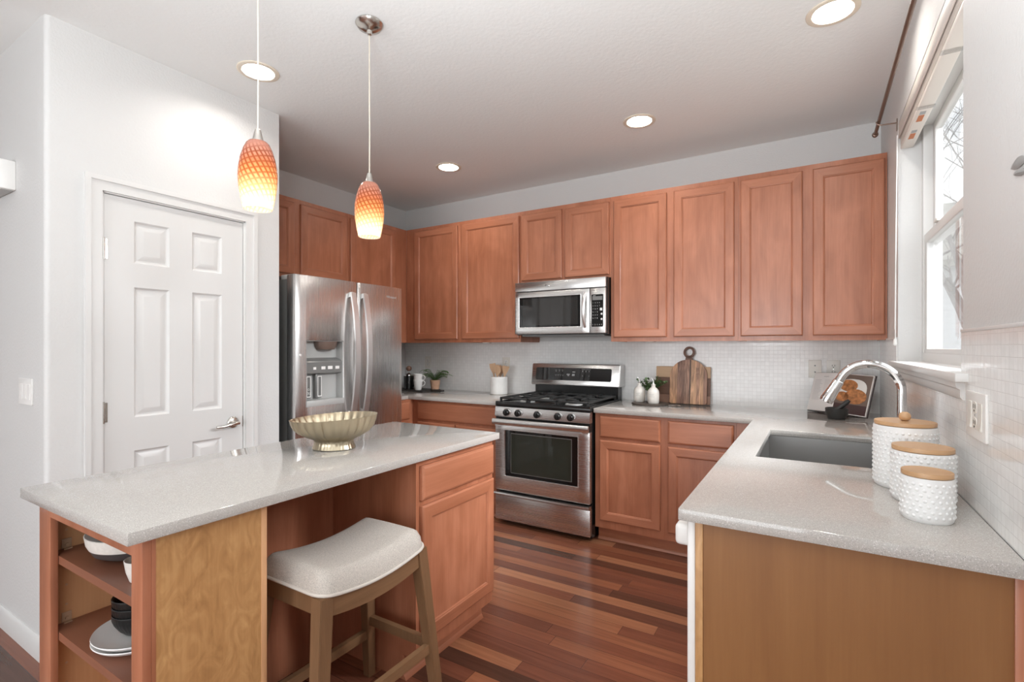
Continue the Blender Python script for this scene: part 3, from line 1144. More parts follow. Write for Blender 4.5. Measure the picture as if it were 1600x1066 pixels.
for ya_ in (2.01, 2.51):
    MB().loops(ya_, ya_ + .46, .72, .864, [(0, .0005), (0, .012), (.004, .016), (.009, .018), (.012, .019)], lambda u, v, w_: (-.274 - w_, u, v)).build('drawer_front', M['cab_h'], skc, world=True, smooth=12)
# dishwasher at the end of the sink run
dw = thing('dishwasher', 'white dishwasher edge peeking past the end panel of the sink run', 'dishwasher', (.05, 1.66, 0))
MB().box(-.262, XR - .02, 1.368, 1.972, .03, CB - .004).build('tub', M['white_plastic'], dw, world=True)
MB().box(-.283, -.2625, 1.349, 1.972, .10, CB - .006, b=.004).build('door', M['mustard'], dw, world=True)
mb = MB().box(-.327, -.284, 1.40, 1.93, .79, .848, b=.012, seg=3)
mb.build('handle', M['white_plastic'], dw, world=True)
# end panel
ep = thing('end_panel', 'brown veneered end panel under the near end of the sink counter', 'panel', (.05, 1.345, 0))
MB().box(-.243, XR - .001, 1.347, 1.366, 0, CB - .001).build('veneer_panel', M['end_ven'], ep, world=True)
MB().box(-.2615, -.243, 1.343, 1.367, 0, CB - .001, b=.001).build('edge_strip', M['birch'], ep, world=True)
MB().box(XR - .022, XR - .001, 1.340, 1.347, 0, CB - .001, b=.001).build('scribe_strip', M['cab_v'], ep, world=True)

# ------------------------------------------------------------------ worktops
xs = [-1.2855, -.3006, -.19, .23, XR - .0065]
ys = [1.3233, 2.107, 2.84, 3.192, YB - .0065]


def solid(i, j):
    if i == 0:
        return j == 3
    return not (i == 2 and j == 1)


mb = MB().slab(xs, ys, solid, CB, CT, XY, b=.0025)
wt = tag(mb.build('worktop', M['quartz'], loc=(0, 3.5, CB)), 'grey quartz worktop running round the corner past the sink', 'countertop')
mb = MB().slab([XL + .001, -2.98, -2.0635], [2.836, 3.192, YB - .0065], lambda i, j: not (i == 1 and j == 0), CB, CT, XY, b=.0025)
tag(mb.build('worktop', M['quartz'], loc=(-3, 3.5, CB)), 'small grey quartz worktop left of the range reaching into the corner by the fridge', 'countertop')
mb = MB().box(-1.2, XR - .007, YB - .010, YB - .0065, CT, CT + .004)
# sink
sk = thing('sink', 'deep square undermount stainless steel sink', 'sink', (.02, 2.47, .66))
mb = MB()
s0, s1, t0, t1, zb = -.197, .237, 2.100, 2.847, .675
ii = [(s0, t0), (s1, t0), (s1, t1), (s0, t1)]
for off, za in ((0, 0),):
    top = mb.ring([(x, y, CB - .001) for x, y in ii])
    bot = mb.ring([(x + (.006 if x < 0 else -.006), y + (.006 if y < 2.4 else -.006), zb) for x, y in ii])
    mb.bridge(top, bot)
    mb.f(bot)
    outr = mb.ring([(x + (-.02 if x < 0 else .02), y + (-.02 if y < 2.4 else .02), CB - .001) for x, y in ii])
    mb.bridge(outr, top)
    ot = mb.ring([(x + (-.004 if x < 0 else .004), y + (-.004 if y < 2.4 else .004), CB - .003) for x, y in ii])
    ob = mb.ring([(x + (-.004 if x < 0 else .004), y + (-.004 if y < 2.4 else .004), zb - .006) for x, y in ii])
    mb.bridge(ot, ob)
    mb.f(ob)
mb.build('basin', M['steel_sink'], sk, world=True, recalc=False)
mb = MB().lathe([(.055, .0), (.055, .003), (.042, .003), (.036, -.001), (.0, -.001)], c=(.10, 2.47, zb), seg=32)
mb.build('drain', M['chrome'], sk, world=True)
# faucet
fa = thing('faucet', 'tall chrome gooseneck kitchen faucet behind the sink', 'faucet', (.295, 2.47, CT))
fx, fy = .295, 2.47
zc_, rr_ = 1.158, .105
pts = [(fx, fy, CT + .03), (fx, fy, 1.0), (fx, fy, 1.10), (fx, fy, zc_)]
for k in range(1, 25):
    a = R(155) * k / 24
    pts.append((fx - rr_ + rr_ * math.cos(a), fy, zc_ + rr_ * math.sin(a)))
MB().tube(pts, .0165, seg=20).build('spout', M['chrome'], fa, world=True)
MB().lathe([(.031, 0), (.031, .006), (.027, .010), (.024, .016), (.024, .05), (.020, .058), (.018, .06)], c=(fx, fy, CT), seg=28).build('base', M['chrome'], fa, world=True)
e = Vector(pts[-1])
t_ = (Vector(pts[-1]) - Vector(pts[-2])).normalized()
mb = MB()
mb.tube([e, e + t_ * .012, e + t_ * .014, e + t_ * .07, e + t_ * .10, e + t_ * .112], [.0175, .0175, .020, .0235, .0265, .0245], seg=24)
mb.build('spray_head', M['chrome'], fa, world=True)
mb = MB()
mb.tube([(fx, fy + .02, CT + .04), (fx, fy + .045, CT + .05), (fx, fy + .06, CT + .075), (fx - .003, fy + .075, CT + .13)], [.011, .010, .008, .006], seg=12)
mb.build('lever', M['chrome'], fa, world=True)

# ------------------------------------------------------------------ island
IX0, IX1, IY0, IY1 = -2.0106, -1.3104, .5049, 2.045
BX0, BX1 = -1.985, -1.338
mb = MB().slab([IX0, IX1], [IY0, IY1], lambda i, j: True, CB, CT, XY, b=.003)
tag(mb.build('worktop', M['quartz'], loc=(-1.66, 1.27, CB)), 'pale grey quartz slab on top of the kitchen island', 'countertop')
ZT = CB - .001
# open shelf unit at the near end
su = thing('shelf_unit', 'open birch shelf unit at the near end of the island', 'shelf unit', (-1.66, .70, 0))
Y0s, Y1s = .545, .854
mb = MB().box(BX1 - .014, BX1, Y0s + .028, Y1s - .017, 0, ZT)
mb.build('side_panel', M['birch'], su, world=True, smooth=0)
MB().box(BX1 - .016, BX1 + .0015, Y1s - .017, Y1s, 0, ZT, b=.001).build('edge_strip', M['birch_in'], su, world=True)
MB().box(BX0, BX0 + .016, Y0s + .019, Y1s, 0, ZT).build('side_panel', M['birch_in'], su, world=True, smooth=0)
MB().box(BX0 + .016, BX1 - .014, Y1s - .016, Y1s, 0, ZT).build('back_panel', M['birch_in'], su, world=True, smooth=0)
mb = MB()
ffx = [BX0 - .012, BX0 + .073, BX1 - .055, BX1]
mb.slab(ffx, [0, .10, .833, ZT], lambda i, j: not (i == 1 and j == 1), Y0s + .019, Y0s, lambda u, v, w_: (u, w_, v), b=.001)
mb.box(BX1 - .016, BX1 + .001, Y0s + .019, Y0s + .028, 0, ZT)
mb.build('face_frame', M['cab_v'], su, world=True)
for zz in (.713, .487):
    sh = MB().box(BX0 + .017, BX1 - .015, Y0s + .020, Y1s - .017, zz - .024, zz).build('shelf', M['shelf'], su, world=True, smooth=0)
MB().box(BX0 + .017, BX1 - .015, Y0s + .020, Y1s - .017, .08, .10).build('shelf', M['shelf'], su, world=True, smooth=0)
for zz in (.713, .487):
    for yy in (.60, .80):
        mb = MB().box(BX0 + .016, BX0 + .020, yy - .012, yy + .012, zz, zz + .030, b=.001)
        mb.box(BX0 + .018, BX0 + .032, yy - .010, yy + .010, zz, zz + .003)
        mb.cyl((BX0 + .016, yy, zz + .012), (BX0 + .026, yy, zz + .012), .005, seg=10)
        mb.build('shelf_clip', M['clip'], su, world=True)
for zz in (.77, .65, .60, .42, .36, .54, .30, .24):
    MB().cyl((BX0 + .0155, .60, zz), (BX0 + .0172, .60, zz), .0035, seg=10).build('shelf_pin', M['spoon'], su, world=True)
# knee space back panel
MB().box(-1.845, -1.823, Y1s + .001, 1.477, 0, ZT).build('island_back_panel', M['cab_v'], None, loc=(-1.83, 1.16, 0), smooth=0)
tag(bpy.data.objects['island_back_panel'], 'stained wood panel closing the knee space behind the stool', 'panel')
# cabinet at the far end
ic = cabinet('island_cabinet', 'island cabinet with one drawer over one door at the far end', BX1, 1.478, R(90), 2.022 - 1.478, BX1 - BX0, 0, ZT,
             [('drawer_front', .022, .534, .722, .860), ('cabinet_door', .022, .534, .158, .700)], None, toe=True)

# ------------------------------------------------------------------ range
rg = thing('range', 'stainless steel gas range with black cooktop between the base cabinets', 'range', (-2.058, 3.15, 0))
RW, RD = .763, .69
mb = MB().box(.006, RW - .002, .045, RD, .02, .893)
mb.box(.03, RW - .03, .10, RD, 0, .03)
mb.build('body', M['black'], rg)
# drawer
dr = MB()
dr.box(0, RW, .002, .044, .040, .226, b=.004)
dr.prism([(.0, .222), (-.012, .226), (-.020, .236), (-.018, .246), (.002, .250), (.03, .250), (.03, .222)], lambda u, v, w_: (w_, u, v), 0, RW)
dr.build('storage_drawer', M['steel_x'], rg)
# oven door
od = MB()
us = [0, .086, .672, RW]
vs = [.262, .372, .712, .752]
od.slab(us, vs, lambda i, j: not (i == 1 and j == 1), .045, .0, lambda u, v, w_: (u, w_, v), b=.005)
od = od.build('oven_door', M['steel_x'], rg)
MB().box(.080, .678, .010, .040, .366, .718).build('window_frame', M['black_glass'], od)
mb = MB().box(.135, .622, .0085, .011, .400, .688)
mb.build('oven_window', M['oven_glass'], od)
mb = MB()
mb.slab([.131, .135, .622, .626], [.396, .400, .688, .693], lambda i, j: not (i == 1 and j == 1), .011, .0088, lambda u, v, w_: (u, w_, v))
mb.build('window_trim', M['mid_grey'], od)
mb = MB()
mb.slab([.079, .084, .674, .679], [.365, .370, .714, .719], lambda i, j: not (i == 1 and j == 1), .006, -.002, lambda u, v, w_: (u, w_, v), b=.001)
mb.build('window_trim', M['steel_x'], od)
hb = MB()
hb.prism([(-.030, .754), (-.036, .762), (-.037, .776), (-.036, .790), (-.030, .798), (-.020, .799), (-.016, .79), (-.016, .763), (-.020, .754)], lambda u, v, w_: (w_, u, v), -.006, RW + .002)
for x_ in (.03, RW - .03):
    hb.box(x_ - .02, x_ + .02, -.018, .01, .742, .794)
hb.build('handle', M['steel_x'], od)
# control panel
cp = MB().prism([(.045, .812), (-.004, .812), (-.006, .820), (.004, .884), (.010, .888), (.045, .888)], lambda u, v, w_: (w_, u, v), 0, RW).build('control_panel', M['steel_x'], rg)
MB().box(.002, RW - .002, .008, .046, .755, .812).build('vent_strip', M['black'], rg)
for kx in (.107, .206, .365, .528, .627):
    mk = Matrix.Translation((kx, -.002, .848)) @ Matrix.Rotation(R(98), 4, 'X')
    s_ = MB().lathe([(.029, -.002), (.029, .005), (.027, .007), (0, .007)], M=mk, seg=28).build('knob_skirt', M['steel_x'], cp)
    kb = MB().lathe([(.0240, .006), (.0240, .014), (.0222, .027), (.020, .030), (0, .030)], M=mk, seg=24)
    kb.box(kx - .006, kx + .006, -.039, -.02, .828, .871, b=.002)
    kb.build('knob', M['black'], cp)
# cooktop
ct = MB()
ct.box(-.003, RW + .003, .004, .645, .889, .914, b=.007)
ct.slab([0, .02, RW - .02, RW], [.006, .03, .60, .62], lambda i, j: not (i == 1 and j == 1), .905, .924, XY)
ct = ct.build('cooktop', M['black'], rg)
BURN = [(.19, .16, .044), (.19, .46, .038), (.382, .31, .05), (.575, .16, .05), (.575, .46, .036)]
for bx, by, br_ in BURN:
    b_ = MB().lathe([(br_ + .014, .9135), (br_ + .012, .922), (br_, .926), (br_ - .004, .926), (br_ - .004, .915)], c=(bx, by, 0), seg=28).build('burner_base', M['lt_grey'], ct)
    MB().lathe([(br_ - .006, .922), (br_ - .004, .928), (br_ - .008, .935), (br_ - .016, .937), (0, .938)], c=(bx, by, 0), seg=28).build('burner_cap', M['black_matte'], b_)
for g0, g1 in ((.022, .262), (.267, .497), (.502, .742)):
    mb = MB()
    zt, bw = .954, .0065
    for (x0, x1, y0, y1) in ((g0, g1, .030, .046), (g0, g1, .575, .591), (g0, g0 + .014, .03, .591), (g1 - .014, g1, .03, .591)):
        mb.box(x0, x1, y0, y1, zt - .015, zt, b=.004)
    gm = (g0 + g1) / 2
    mb.box(g0, g1, .304, .317, zt - .014, zt, b=.003)
    for cy_ in ((.16, .46) if g0 != .267 else (.31,)):
        for sx, sy in ((1, 0), (-1, 0), (0, 1), (0, -1)):
            if sx:
                xa, xb = (gm + .028, g1 - .008) if sx > 0 else (g0 + .008, gm - .028)
                mb.box(xa, xb, cy_ - bw, cy_ + bw, zt - .012, zt + .002, b=.003)
            else:
                ya, yb = (cy_ + .028, cy_ + .15) if sy > 0 else (cy_ - .15, cy_ - .028)
                ya, yb = max(ya, .034), min(yb, .586)
                mb.box(gm - bw, gm + bw, ya, yb, zt - .012, zt + .002, b=.003)
    for x_ in (g0 + .007, g1 - .007):
        for y_ in (.038, .583):
            mb.box(x_ - .007, x_ + .007, y_ - .007, y_ + .007, .922, zt - .01)
    mb.build('grate', M['black_matte'], ct)
# back guard
bgd = MB().box(.02, RW - .01, .60, .685, .905, 1.03)
bgd.build('back_riser', M['black'], rg)
pl = []
cw, c0, c1 = .012, 1.016, 1.192
for (x_, z_, a0) in ((-.004 + cw, c1 - cw, 90), (-.004 + cw, c0 + cw, 180), (RW + .012 - cw, c0 + cw, 270), (RW + .012 - cw, c1 - cw, 0)):
    for k in range(5):
        a = R(a0 + 22.5 * k)
        pl.append((x_ + cw * math.cos(a), z_ + cw * math.sin(a)))
pl = pl[::-1]
SLOPE = lambda z_: .570 + (z_ - 1.016) * .16
guard = MB()
a = guard.ring([(u, SLOPE(v), v) for u, v in pl])
b = guard.ring([(u, .685, v) for u, v in pl])
ins = guard.ring([(RW / 2 + .004 + (u - RW / 2 - .004) * .987, SLOPE(v) - .004, 1.104 + (v - 1.104) * .94) for u, v in pl])
guard.bridge(a, b)
guard.bridge(ins, a)
guard.f(ins)
guard.f(list(reversed(b)))
guard = guard.build('back_guard', M['steel_x'], rg)
gs = lambda u, v, w_: (u, SLOPE(v) - .0045 - w_, v)


def rrect(u0, u1, v0, v1, r, n=5):
    out = []
    for (cu, cv, a0) in ((u1 - r, v1 - r, 0), (u0 + r, v1 - r, 90), (u0 + r, v0 + r, 180), (u1 - r, v0 + r, 270)):
        for k in range(n + 1):
            a = R(a0 + 90 * k / n)
            out.append((cu + r * math.cos(a), cv + r * math.sin(a)))
    return out


dp = MB().prism(rrect(.036, .706, 1.058, 1.160, .014), gs, -.002, .0006).build('display_panel', M['black_glass'], guard)
mk = MB()
gt = lambda cx, cz: (lambda u, v, w_: (cx + u, SLOPE(cz + v) - .0053 - w_, cz + v))
for row, zz, s in ((0, 1.132, .014), (1, 1.095, .009)):
    for k in range(3 + row):
        mk.text(['8', '7', '9', '4'][k], s, gt(.225 + k * (.029 if row == 0 else .021), zz))
        mk.box(.216 + k * (.029 if row == 0 else .021), .234 + k * (.029 if row == 0 else .021), SLOPE(zz) - .0056, SLOPE(zz) - .0052, zz + s * .75, zz + s * .83)
mk.text('88', .024, gt(.382, 1.103))
for (ua, ub, za) in ((.322, .350, 1.106), (.330, .346, 1.096), (.372, .396, 1.126)):
    mk.box(ua, ub, SLOPE(za) - .0056, SLOPE(za) - .0052, za, za + .004)
for k, zz in ((0, 1.135), (1, 1.135), (2, 1.135), (0, 1.098), (2, 1.098)):
    mk.text(str(3 - k), .015 if zz > 1.12 else .011, gt(.462 + k * .028, zz))
mk.box(.453, .53, SLOPE(1.15) - .0056, SLOPE(1.15) - .0052, 1.149, 1.150)
mk.build('display_marks', M['mark'], dp)
eb = MB()
eb.tube([(.365 + .018 * math.cos(R(10 * k)), SLOPE(1.037) - .005, 1.037 + .006 * math.sin(R(10 * k)) + .002 * math.cos(R(10 * k))) for k in range(36)], .0012, seg=6, closed=True)
eb.text('Whirlpool', .008, gt(.37, 1.037), depth=.0003)
eb.build('badge', M['chrome'], guard)

# ------------------------------------------------------------------ microwave
mw = thing('microwave', 'stainless steel over-the-range microwave under the short cabinet', 'microwave', (-2.056, 3.438, 1.428))
MWW, MH = .765, .4185
mb = MB().box(.002, MWW + .004, .028, .41, .0, MH - .001)
mb.build('body', M['black'], mw)
MB().box(0, MWW, 0, .03, .343, MH - .002, b=.003).build('top_vent', M['steel_x'], mw)
md = MB()
md.slab([0, .040, .566, .640], [.006, .060, .294, .338], lambda i, j: not (i == 1 and j == 1), .03, 0, lambda u, v, w_: (u, w_, v), b=.003)
md = md.build('door', M['steel_x'], mw)
MB().box(.034, .572, .004, .026, .054, .300).build('window_frame', M['black_glass'], md)
MB().box(.070, .545, .0025, .0042, .074, .282).build('door_window', M['mw_glass'], md)
mb = MB().slab([.033, .0375, .5685, .573], [.053, .0575, .2965, .301], lambda i, j: not (i == 1 and j == 1), .004, -.0025, lambda u, v, w_: (u, w_, v), b=.001)
mb.build('window_trim', M['handle'], md)
mb = MB()
hp = []
for k in range(13):
    t = k / 12
    hp.append((.606, .004 - .040 * math.sin(PI * t) ** .7, .052 + t * .250))
mb.tube(hp, [.016 - .004 * abs(math.cos(PI * k / 12)) for k in range(13)], seg=14)
mb.build('handle', M['handle'], md)
mc = MB().box(.643, MWW, 0, .03, .006, .338, b=.003).build('control_panel', M['steel_x'], mw)
kp = MB().prism(rrect(.657, .748, .052, .290, .006), lambda u, v, w_: (u, -w_, v), -.002, .0008).build('keypad', M['black_glass'], mc)
mk = MB()
gt2 = lambda cx, cz: (lambda u, v, w_: (cx + u, -.0009 - w_, cz + v))
keys = ['1', '2', '3', '4', '5', '6', '7', '8', '9', '0']
for r_ in range(6):
    for c_ in range(4):
        zz = .228 - r_ * .0225
        if r_ < 2 or c_ < 3:
            mk.text(keys[(r_ * 3 + c_) % 10], .0115, gt2(.669 + c_ * .0165, zz))
for c_ in range(5):
    mk.text(keys[c_], .012, gt2(.667 + c_ * .017, .068))
for zz in (.146, .108):
    mk.lathe([(.0075, 0), (0, 0.0002)], M=Matrix.Translation((.735, -.001, zz)) @ Matrix.Rotation(R(90), 4, 'X'), seg=16)
mk.box(.722, .74, -.0012, -.0009, .17, .19)
mk.box(.668, .69, -.0012, -.0009, .280, .282)
mk.build('key_marks', M['mark'], kp)
MB().box(.664, .741, -.0012, -.0009, .248, .276).build('display', M['mid_grey'], kp)
eb = MB()
eb.lathe([(.021, 0), (.021, .002), (.018, .003), (0, .003)], M=Matrix.Translation((.290, 0, .380)) @ Matrix.Rotation(R(90), 4, 'X') @ Matrix.Diagonal((1, .45, 1, 1)), seg=28)
eb = eb.build('badge', M['chrome'], mw)
MB().text('Whirlpool', .0085, lambda u, v, w_: (.290 + u, -.0033 - w_, .380 + v)).build('badge_lettering', M['mark_dark'], eb)
MB().box(.04, MWW - .03, .05, .38, -.012, .0).build('underside_grille', M['mid_grey'], mw)

# ------------------------------------------------------------------ fridge
fg = thing('fridge', 'stainless steel french door fridge with water dispenser', 'fridge', (-3.15, 2.366, 0))
FY0, FY1, FX, FT = 1.908, 2.824, -2.70, 1.779
MB().box(-3.55, -2.790, FY0 + .008, FY1 - .008, .02, FT - .025).build('body', M['grey_side'], fg, world=True, smooth=0)
mb = MB()
for ya in (FY0 + .01, FY1 - .11):
    mb.box(-2.86, -2.725, ya, ya + .10, FT - .026, FT + .004, b=.006)
mb.build('hinge_cover', M['lt_grey'], fg, world=True)
DOORT = .082
bow = lambda y0, y1, k: (lambda y, z: FX + k * (1 - ((2 * y - y0 - y1) / (y1 - y0)) ** 2))
HY = 2.3875
D0, D1, E0, E1 = 1.984, 2.266, .968, 1.372
zlo, zhi = .715, FT


def fdoor(name, y0, y1, hole, mat):
    n = 14
    us = [y0 + (y1 - y0) * k / n for k in range(n + 1)]
    vs = [zlo, zhi]
    if hole:
        us = sorted({u for u in us if abs(u - D0) > .006 and abs(u - D1) > .006} | {D0, D1})
        vs = [zlo, E0, E1, zhi]
    fn_ = bow(y0, y1, .010)

    def edge(y, z):
        d = min(y - y0, y1 - y)
        return fn_(y, z)
    sol = (lambda i, j: not (j == 1 and D0 - 1e-6 <= us[i] < D1 - 1e-6)) if hole else (lambda i, j: True)
    mb = MB().slab(us, vs, sol, FX - DOORT, edge, YZ, b=.0035)
    return mb.build(name, mat, fg, world=True)


dl = fdoor('left_door', FY0, HY - .003, True, M['steel_z'])
drr = fdoor('right_door', HY + .003, FY1, False, M['steel_z'])
MB().box(-2.79, -2.72, HY - .0035, HY + .0035, zlo, zhi - .002).build('door_gasket', M['dark_slot'], fg, world=True)
MB().box(-2.79, -2.783, FY0 + .006, FY1 - .006, zlo, zhi - .004).build('door_gasket', M['dark_slot'], fg, world=True)
fz = MB().slab([FY0 + (FY1 - FY0) * k / 16 for k in range(17)], [.06, .705], lambda i, j: True, FX - DOORT, bow(FY0, FY1, .010), YZ, b=.0035).build('freezer_drawer', M['steel_z'], fg, world=True)
mb = MB()
mb.tube([(FX + .012, FY0 + .06, .63), (FX + .05, FY0 + .10, .63), (FX + .06, 2.366, .63), (FX + .05, FY1 - .10, .63), (FX + .012, FY1 - .06, .63)], .014, seg=12)
mb.build('handle', M['handle'], fz, world=True)
for yh, par in ((2.334, dl), (2.441, drr)):
    mb = MB()
    pts = []
    for k in range(17):
        t = k / 16
        zz = 1.70 - t * .83
        dx = .022 + .046 * (1 - (2 * t - 1) ** 2)
        pts.append((FX + dx, yh, zz))
    mb.tube(pts, 1, sq=(.020, .0075))
    mb.box(FX - .002, FX + .024, yh - .013, yh + .013, 1.672, 1.706, b=.003)
    mb.box(FX - .002, FX + .024, yh - .013, yh + .013, .864, .898, b=.003)
    mb.build('handle', M['handle'], par, world=True)
# dispenser
ds = MB()
xb = FX - .062
ds.box(xb - .006, xb, D0, D1, E0, E1)
ds.box(xb, FX + .002, D0 - .002, D0 + .003, E0, E1)
ds.box(xb, FX + .002, D1 - .003, D1 + .002, E0, E1)
ds.box(xb, FX + .002, D0, D1, E1 - .003, E1 + .002)
dsp = ds.build('dispenser', M['lt_grey'], dl, world=True)
mb = MB()
mb.prism([(xb, 1.262), (FX - .012, 1.245), (FX - .004, 1.235), (FX - .006, 1.165), (xb, 1.150)], lambda u, v, w_: (u, w_, v), D0 + .003, D1 - .003)
mb.build('dispenser_controls', M['mid_grey'], dsp, world=True)
mb = MB().lathe([(.0, -.055), (.05, -.052), (.062, -.03), (.066, 0)], c=(xb + .012, 2.165, E1 - .004), seg=28, ry=1.25)
mb.build('ice_chute', M['photo_bg'], dsp, world=True)
mb = MB()
for yy, s in ((2.04, .02), (2.10, .03), (2.15, .035), (2.21, .03)):
    mb.box(FX - .0052, FX - .0035, yy, yy + s, 1.188, 1.198 + s * .3)
mb.build('control_marks', M['white_plastic'], dsp, world=True)
for yy in (2.018, 2.100):
    p_ = MB().box(xb, xb + .03, yy - .022, yy + .024, 1.005, 1.158, b=.004).build('paddle', M['mid_grey'], dsp, world=True)
    MB().slab([yy - .008, yy - .004, yy + .018, yy + .022], [1.012, 1.018, 1.14, 1.146], lambda i, j: not (i == 1 and j == 1), xb + .029, xb + .0315, YZ).build('paddle_outline', M['white_plastic'], p_, world=True)
mb = MB()
for yy, zz in ((2.024, 1.062), (2.018, 1.040), (2.030, 1.036)):
    mb.tube([(xb + .0312, yy + .006 * math.cos(R(60 * k)), zz + .007 * math.sin(R(60 * k))) for k in range(6)], .0012, seg=5, closed=True)
mb.build('paddle_symbol', M['white_plastic'], dsp, world=True)
MB().box(xb, FX + .012, D0 - .004, D1 + .004, E0 - .012, E0 + .026, b=.004).build('drip_tray', M['lt_grey'], dsp, world=True)
MB().lathe([(.008, 0), (.008, .003), (.006, .005), (0, .005)], M=Matrix.Translation((FX + .002, 1.940, 1.282)) @ Matrix.Rotation(R(90), 4, 'Y'), seg=18).build('lock_button', M['white_plastic'], dl, world=True)
MB().text('Whirlpool', .024, lambda u, v, w_: (FX + .0095 + w_, 2.705 + u, 1.702 + v)).build('badge', M['mark'], drr, world=True)

# ------------------------------------------------------------------ recessed lights, pendants, puck lights
for cx, cy, lab in CANS:
    t = thing('recessed_light', lab, 'ceiling light', (cx, cy, HC), 0, 'recessed ceiling lights')
    MB().lathe([(.099, -.0005), (.0985, -.005), (.093, -.007), (.076, -.006), (.0735, -.002), (.0735, .002)], seg=48, cap=False).build('trim_ring', M['can_trim'], t)
    MB().lathe([(.0735, .0), (.071, .018), (.065, .036)], seg=48, cap=False).build('reflector', M['can_in'], t)
    MB().lathe([(.066, .034), (.040, .029), (0, .028)], seg=40).build('lens', M['lens'], t)

for py, lab in ((1.024, 'nearer amber glass pendant in front of the white pantry door'), (1.533, 'farther amber glass pendant hanging before the fridge cabinets')):
    px = -1.656
    t = thing('pendant_lamp', lab, 'pendant lamp', (px, py, 1.811), 0, 'amber glass pendants over the island')
    MB().lathe([(.058, HC - 1.811), (.060, HC - 1.811 - .006), (.050, HC - 1.811 - .020), (.026, HC - 1.811 - .030), (.012, HC - 1.811 - .034), (.010, HC - 1.811 - .05), (.004, HC - 1.811 - .055), (0, HC - 1.811 - .055)], seg=36).build('canopy', M['nickel'], t)
    MB().tube([(0, 0, .27), (.0015, .0, .45), (-.001, .001, .65), (0, 0, HC - 1.811 - .05)], .0028, seg=8).build('cord', M['cord'], t)
    MB().lathe([(.021, .232), (.020, .240), (.017, .244), (.010, .276), (.005, .279), (0, .279)], seg=24).build('socket_cap', M['nickel'], t)
    pr = [(.0455, 0), (.0475, .004), (.054, .035), (.0605, .075), (.063, .11), (.0615, .14), (.056, .175), (.047, .205), (.038, .226), (.030, .234), (.012, .236)]
    MB().lathe(pr, seg=48, cap=False).build('glass_shade', M['shade'], t)
    bl_ = MB().lathe([(0, .052), (.012, .055), (.019, .07), (.021, .085), (.016, .11), (.011, .13), (.011, .165), (0, .166)], seg=20).build('bulb', M['bulb'], t)
    d = bpy.data.lights.new('pendant_glow', 'POINT')
    d.energy = PENDANT_W
    d.color = (1.0, 0.78, 0.52)
    d.shadow_soft_size = .012
    lo = bpy.data.objects.new('pendant_glow', d)
    COL.objects.link(lo)
    lo.location = (px, py, 1.811 + .036)

for px, py, lab in ((-2.46, YB - .22, 'small white puck light under the cabinet left of the microwave'), (-1.02, YB - .22, 'small white puck light under the cabinet right of the microwave')):
    o = MB().lathe([(.038, 0), (.038, -.022), (.034, -.027), (0, -.027)], c=(px, py, UZ0 + .018), seg=28).build('puck_light', M['white_plastic'], loc=(px, py, UZ0 - .009))
    tag(o, lab, 'light')

# ------------------------------------------------------------------ switches, outlets, chime


def wall_plate(name, label, cat, loc, rotz, w_, h_, kind, mat, mat2):
    """local: plate in xz facing -y"""
    t = thing(name, label, cat, loc, rotz)
    MB().prism(rrect(-w_ / 2, w_ / 2, -h_ / 2, h_ / 2, .004, 3), XZ, 0.0, .006, b=.0015).build('plate', mat, t)
    if kind == 'outlet':
        for s in (1, -1):
            f_ = MB().prism(rrect(-.017, .017, s * .020 - .014, s * .020 + .014, .009, 4), XZ, .004, .0075).build('receptacle', mat2, t)
            mb = MB()
            mb.box(-.0085, -.0060, -.0081, -.0070, s * .020 - .002, s * .020 + .008)
            mb.box(.0060, .0085, -.0081, -.0070, s * .020 - .002, s * .020 + .008)
            mb.cyl((0, -.007, s * .020 - .008), (0, -.0081, s * .020 - .008), .003, seg=10)
            mb.build('slots', M['dark_slot'], f_)
        MB().cyl((0, -.005, 0), (0, -.0072, 0), .003, seg=12).build('screw', M['nickel'], t)
    elif kind == 'blank':
        for s in (1, -1):
            MB().cyl((0, -.005, s * .021), (0, -.0075, s * .021), .0045, seg=12).build('screw', M['mid_grey'], t)
    elif kind == 'rocker3':
        for k in (-1, 0, 1):
            MB().prism([(0.006, -.034), (.010, -.033), (.0075, 0), (.0075, .033), (.006, .034)], lambda u, v, q: (q + k * .046 * w_ / .165, -u, v), -.016, .016).build('rocker', mat2, t)
    elif kind == 'rocker1':
        MB().prism([(0.006, -.034), (.010, -.033), (.0075, 0), (.0075, .033), (.006, .034)], lambda u, v, q: (q, -u, v), -.016, .016).build('rocker', mat2, t)
    return t


YT = YB - .006
wall_plate('phone_jack', 'plate with two screw heads, left of the outlet on the backsplash near the window', 'wall plate', (.007, YT, 1.188), 0, .074, .117, 'blank', M['ivory'], M['ivory'])
wall_plate('outlet', 'double outlet on the back backsplash above the open cookbook', 'outlet', (.109, YT, 1.188), 0, .074, .117, 'outlet', M['ivory'], M['ivory'])
wall_plate('outlet', 'outlet on the backsplash behind the fern', 'outlet', (-3.318, YT, 1.180), 0, .074, .117, 'outlet', M['ivory'], M['white_plastic'])
wall_plate('outlet', 'outlet on the backsplash behind the utensil crock', 'outlet', (-2.392, YT, 1.180), 0, .078, .117, 'outlet', M['ivory'], M['white_plastic'])
t = wall_plate('outlet', 'large double gang plate on the right wall tile past the canisters', 'outlet', (XR - .006, 1.672, 1.160), R(-90), .178, .117, 'outlet', M['white_plastic'], M['ivory'])
MB().prism([(0.006, -.034), (.010, -.033), (.0075, 0), (.0075, .033), (.006, .034)], lambda u, v, q: (q - .046, -u, v), -.016, .016).build('rocker', M['ivory'], t)
MB().prism([(0.006, -.034), (.010, -.033), (.0075, 0), (.0075, .033), (.006, .034)], lambda u, v, q: (q + .046, -u, v), -.016, .016).build('rocker', M['ivory'], t)
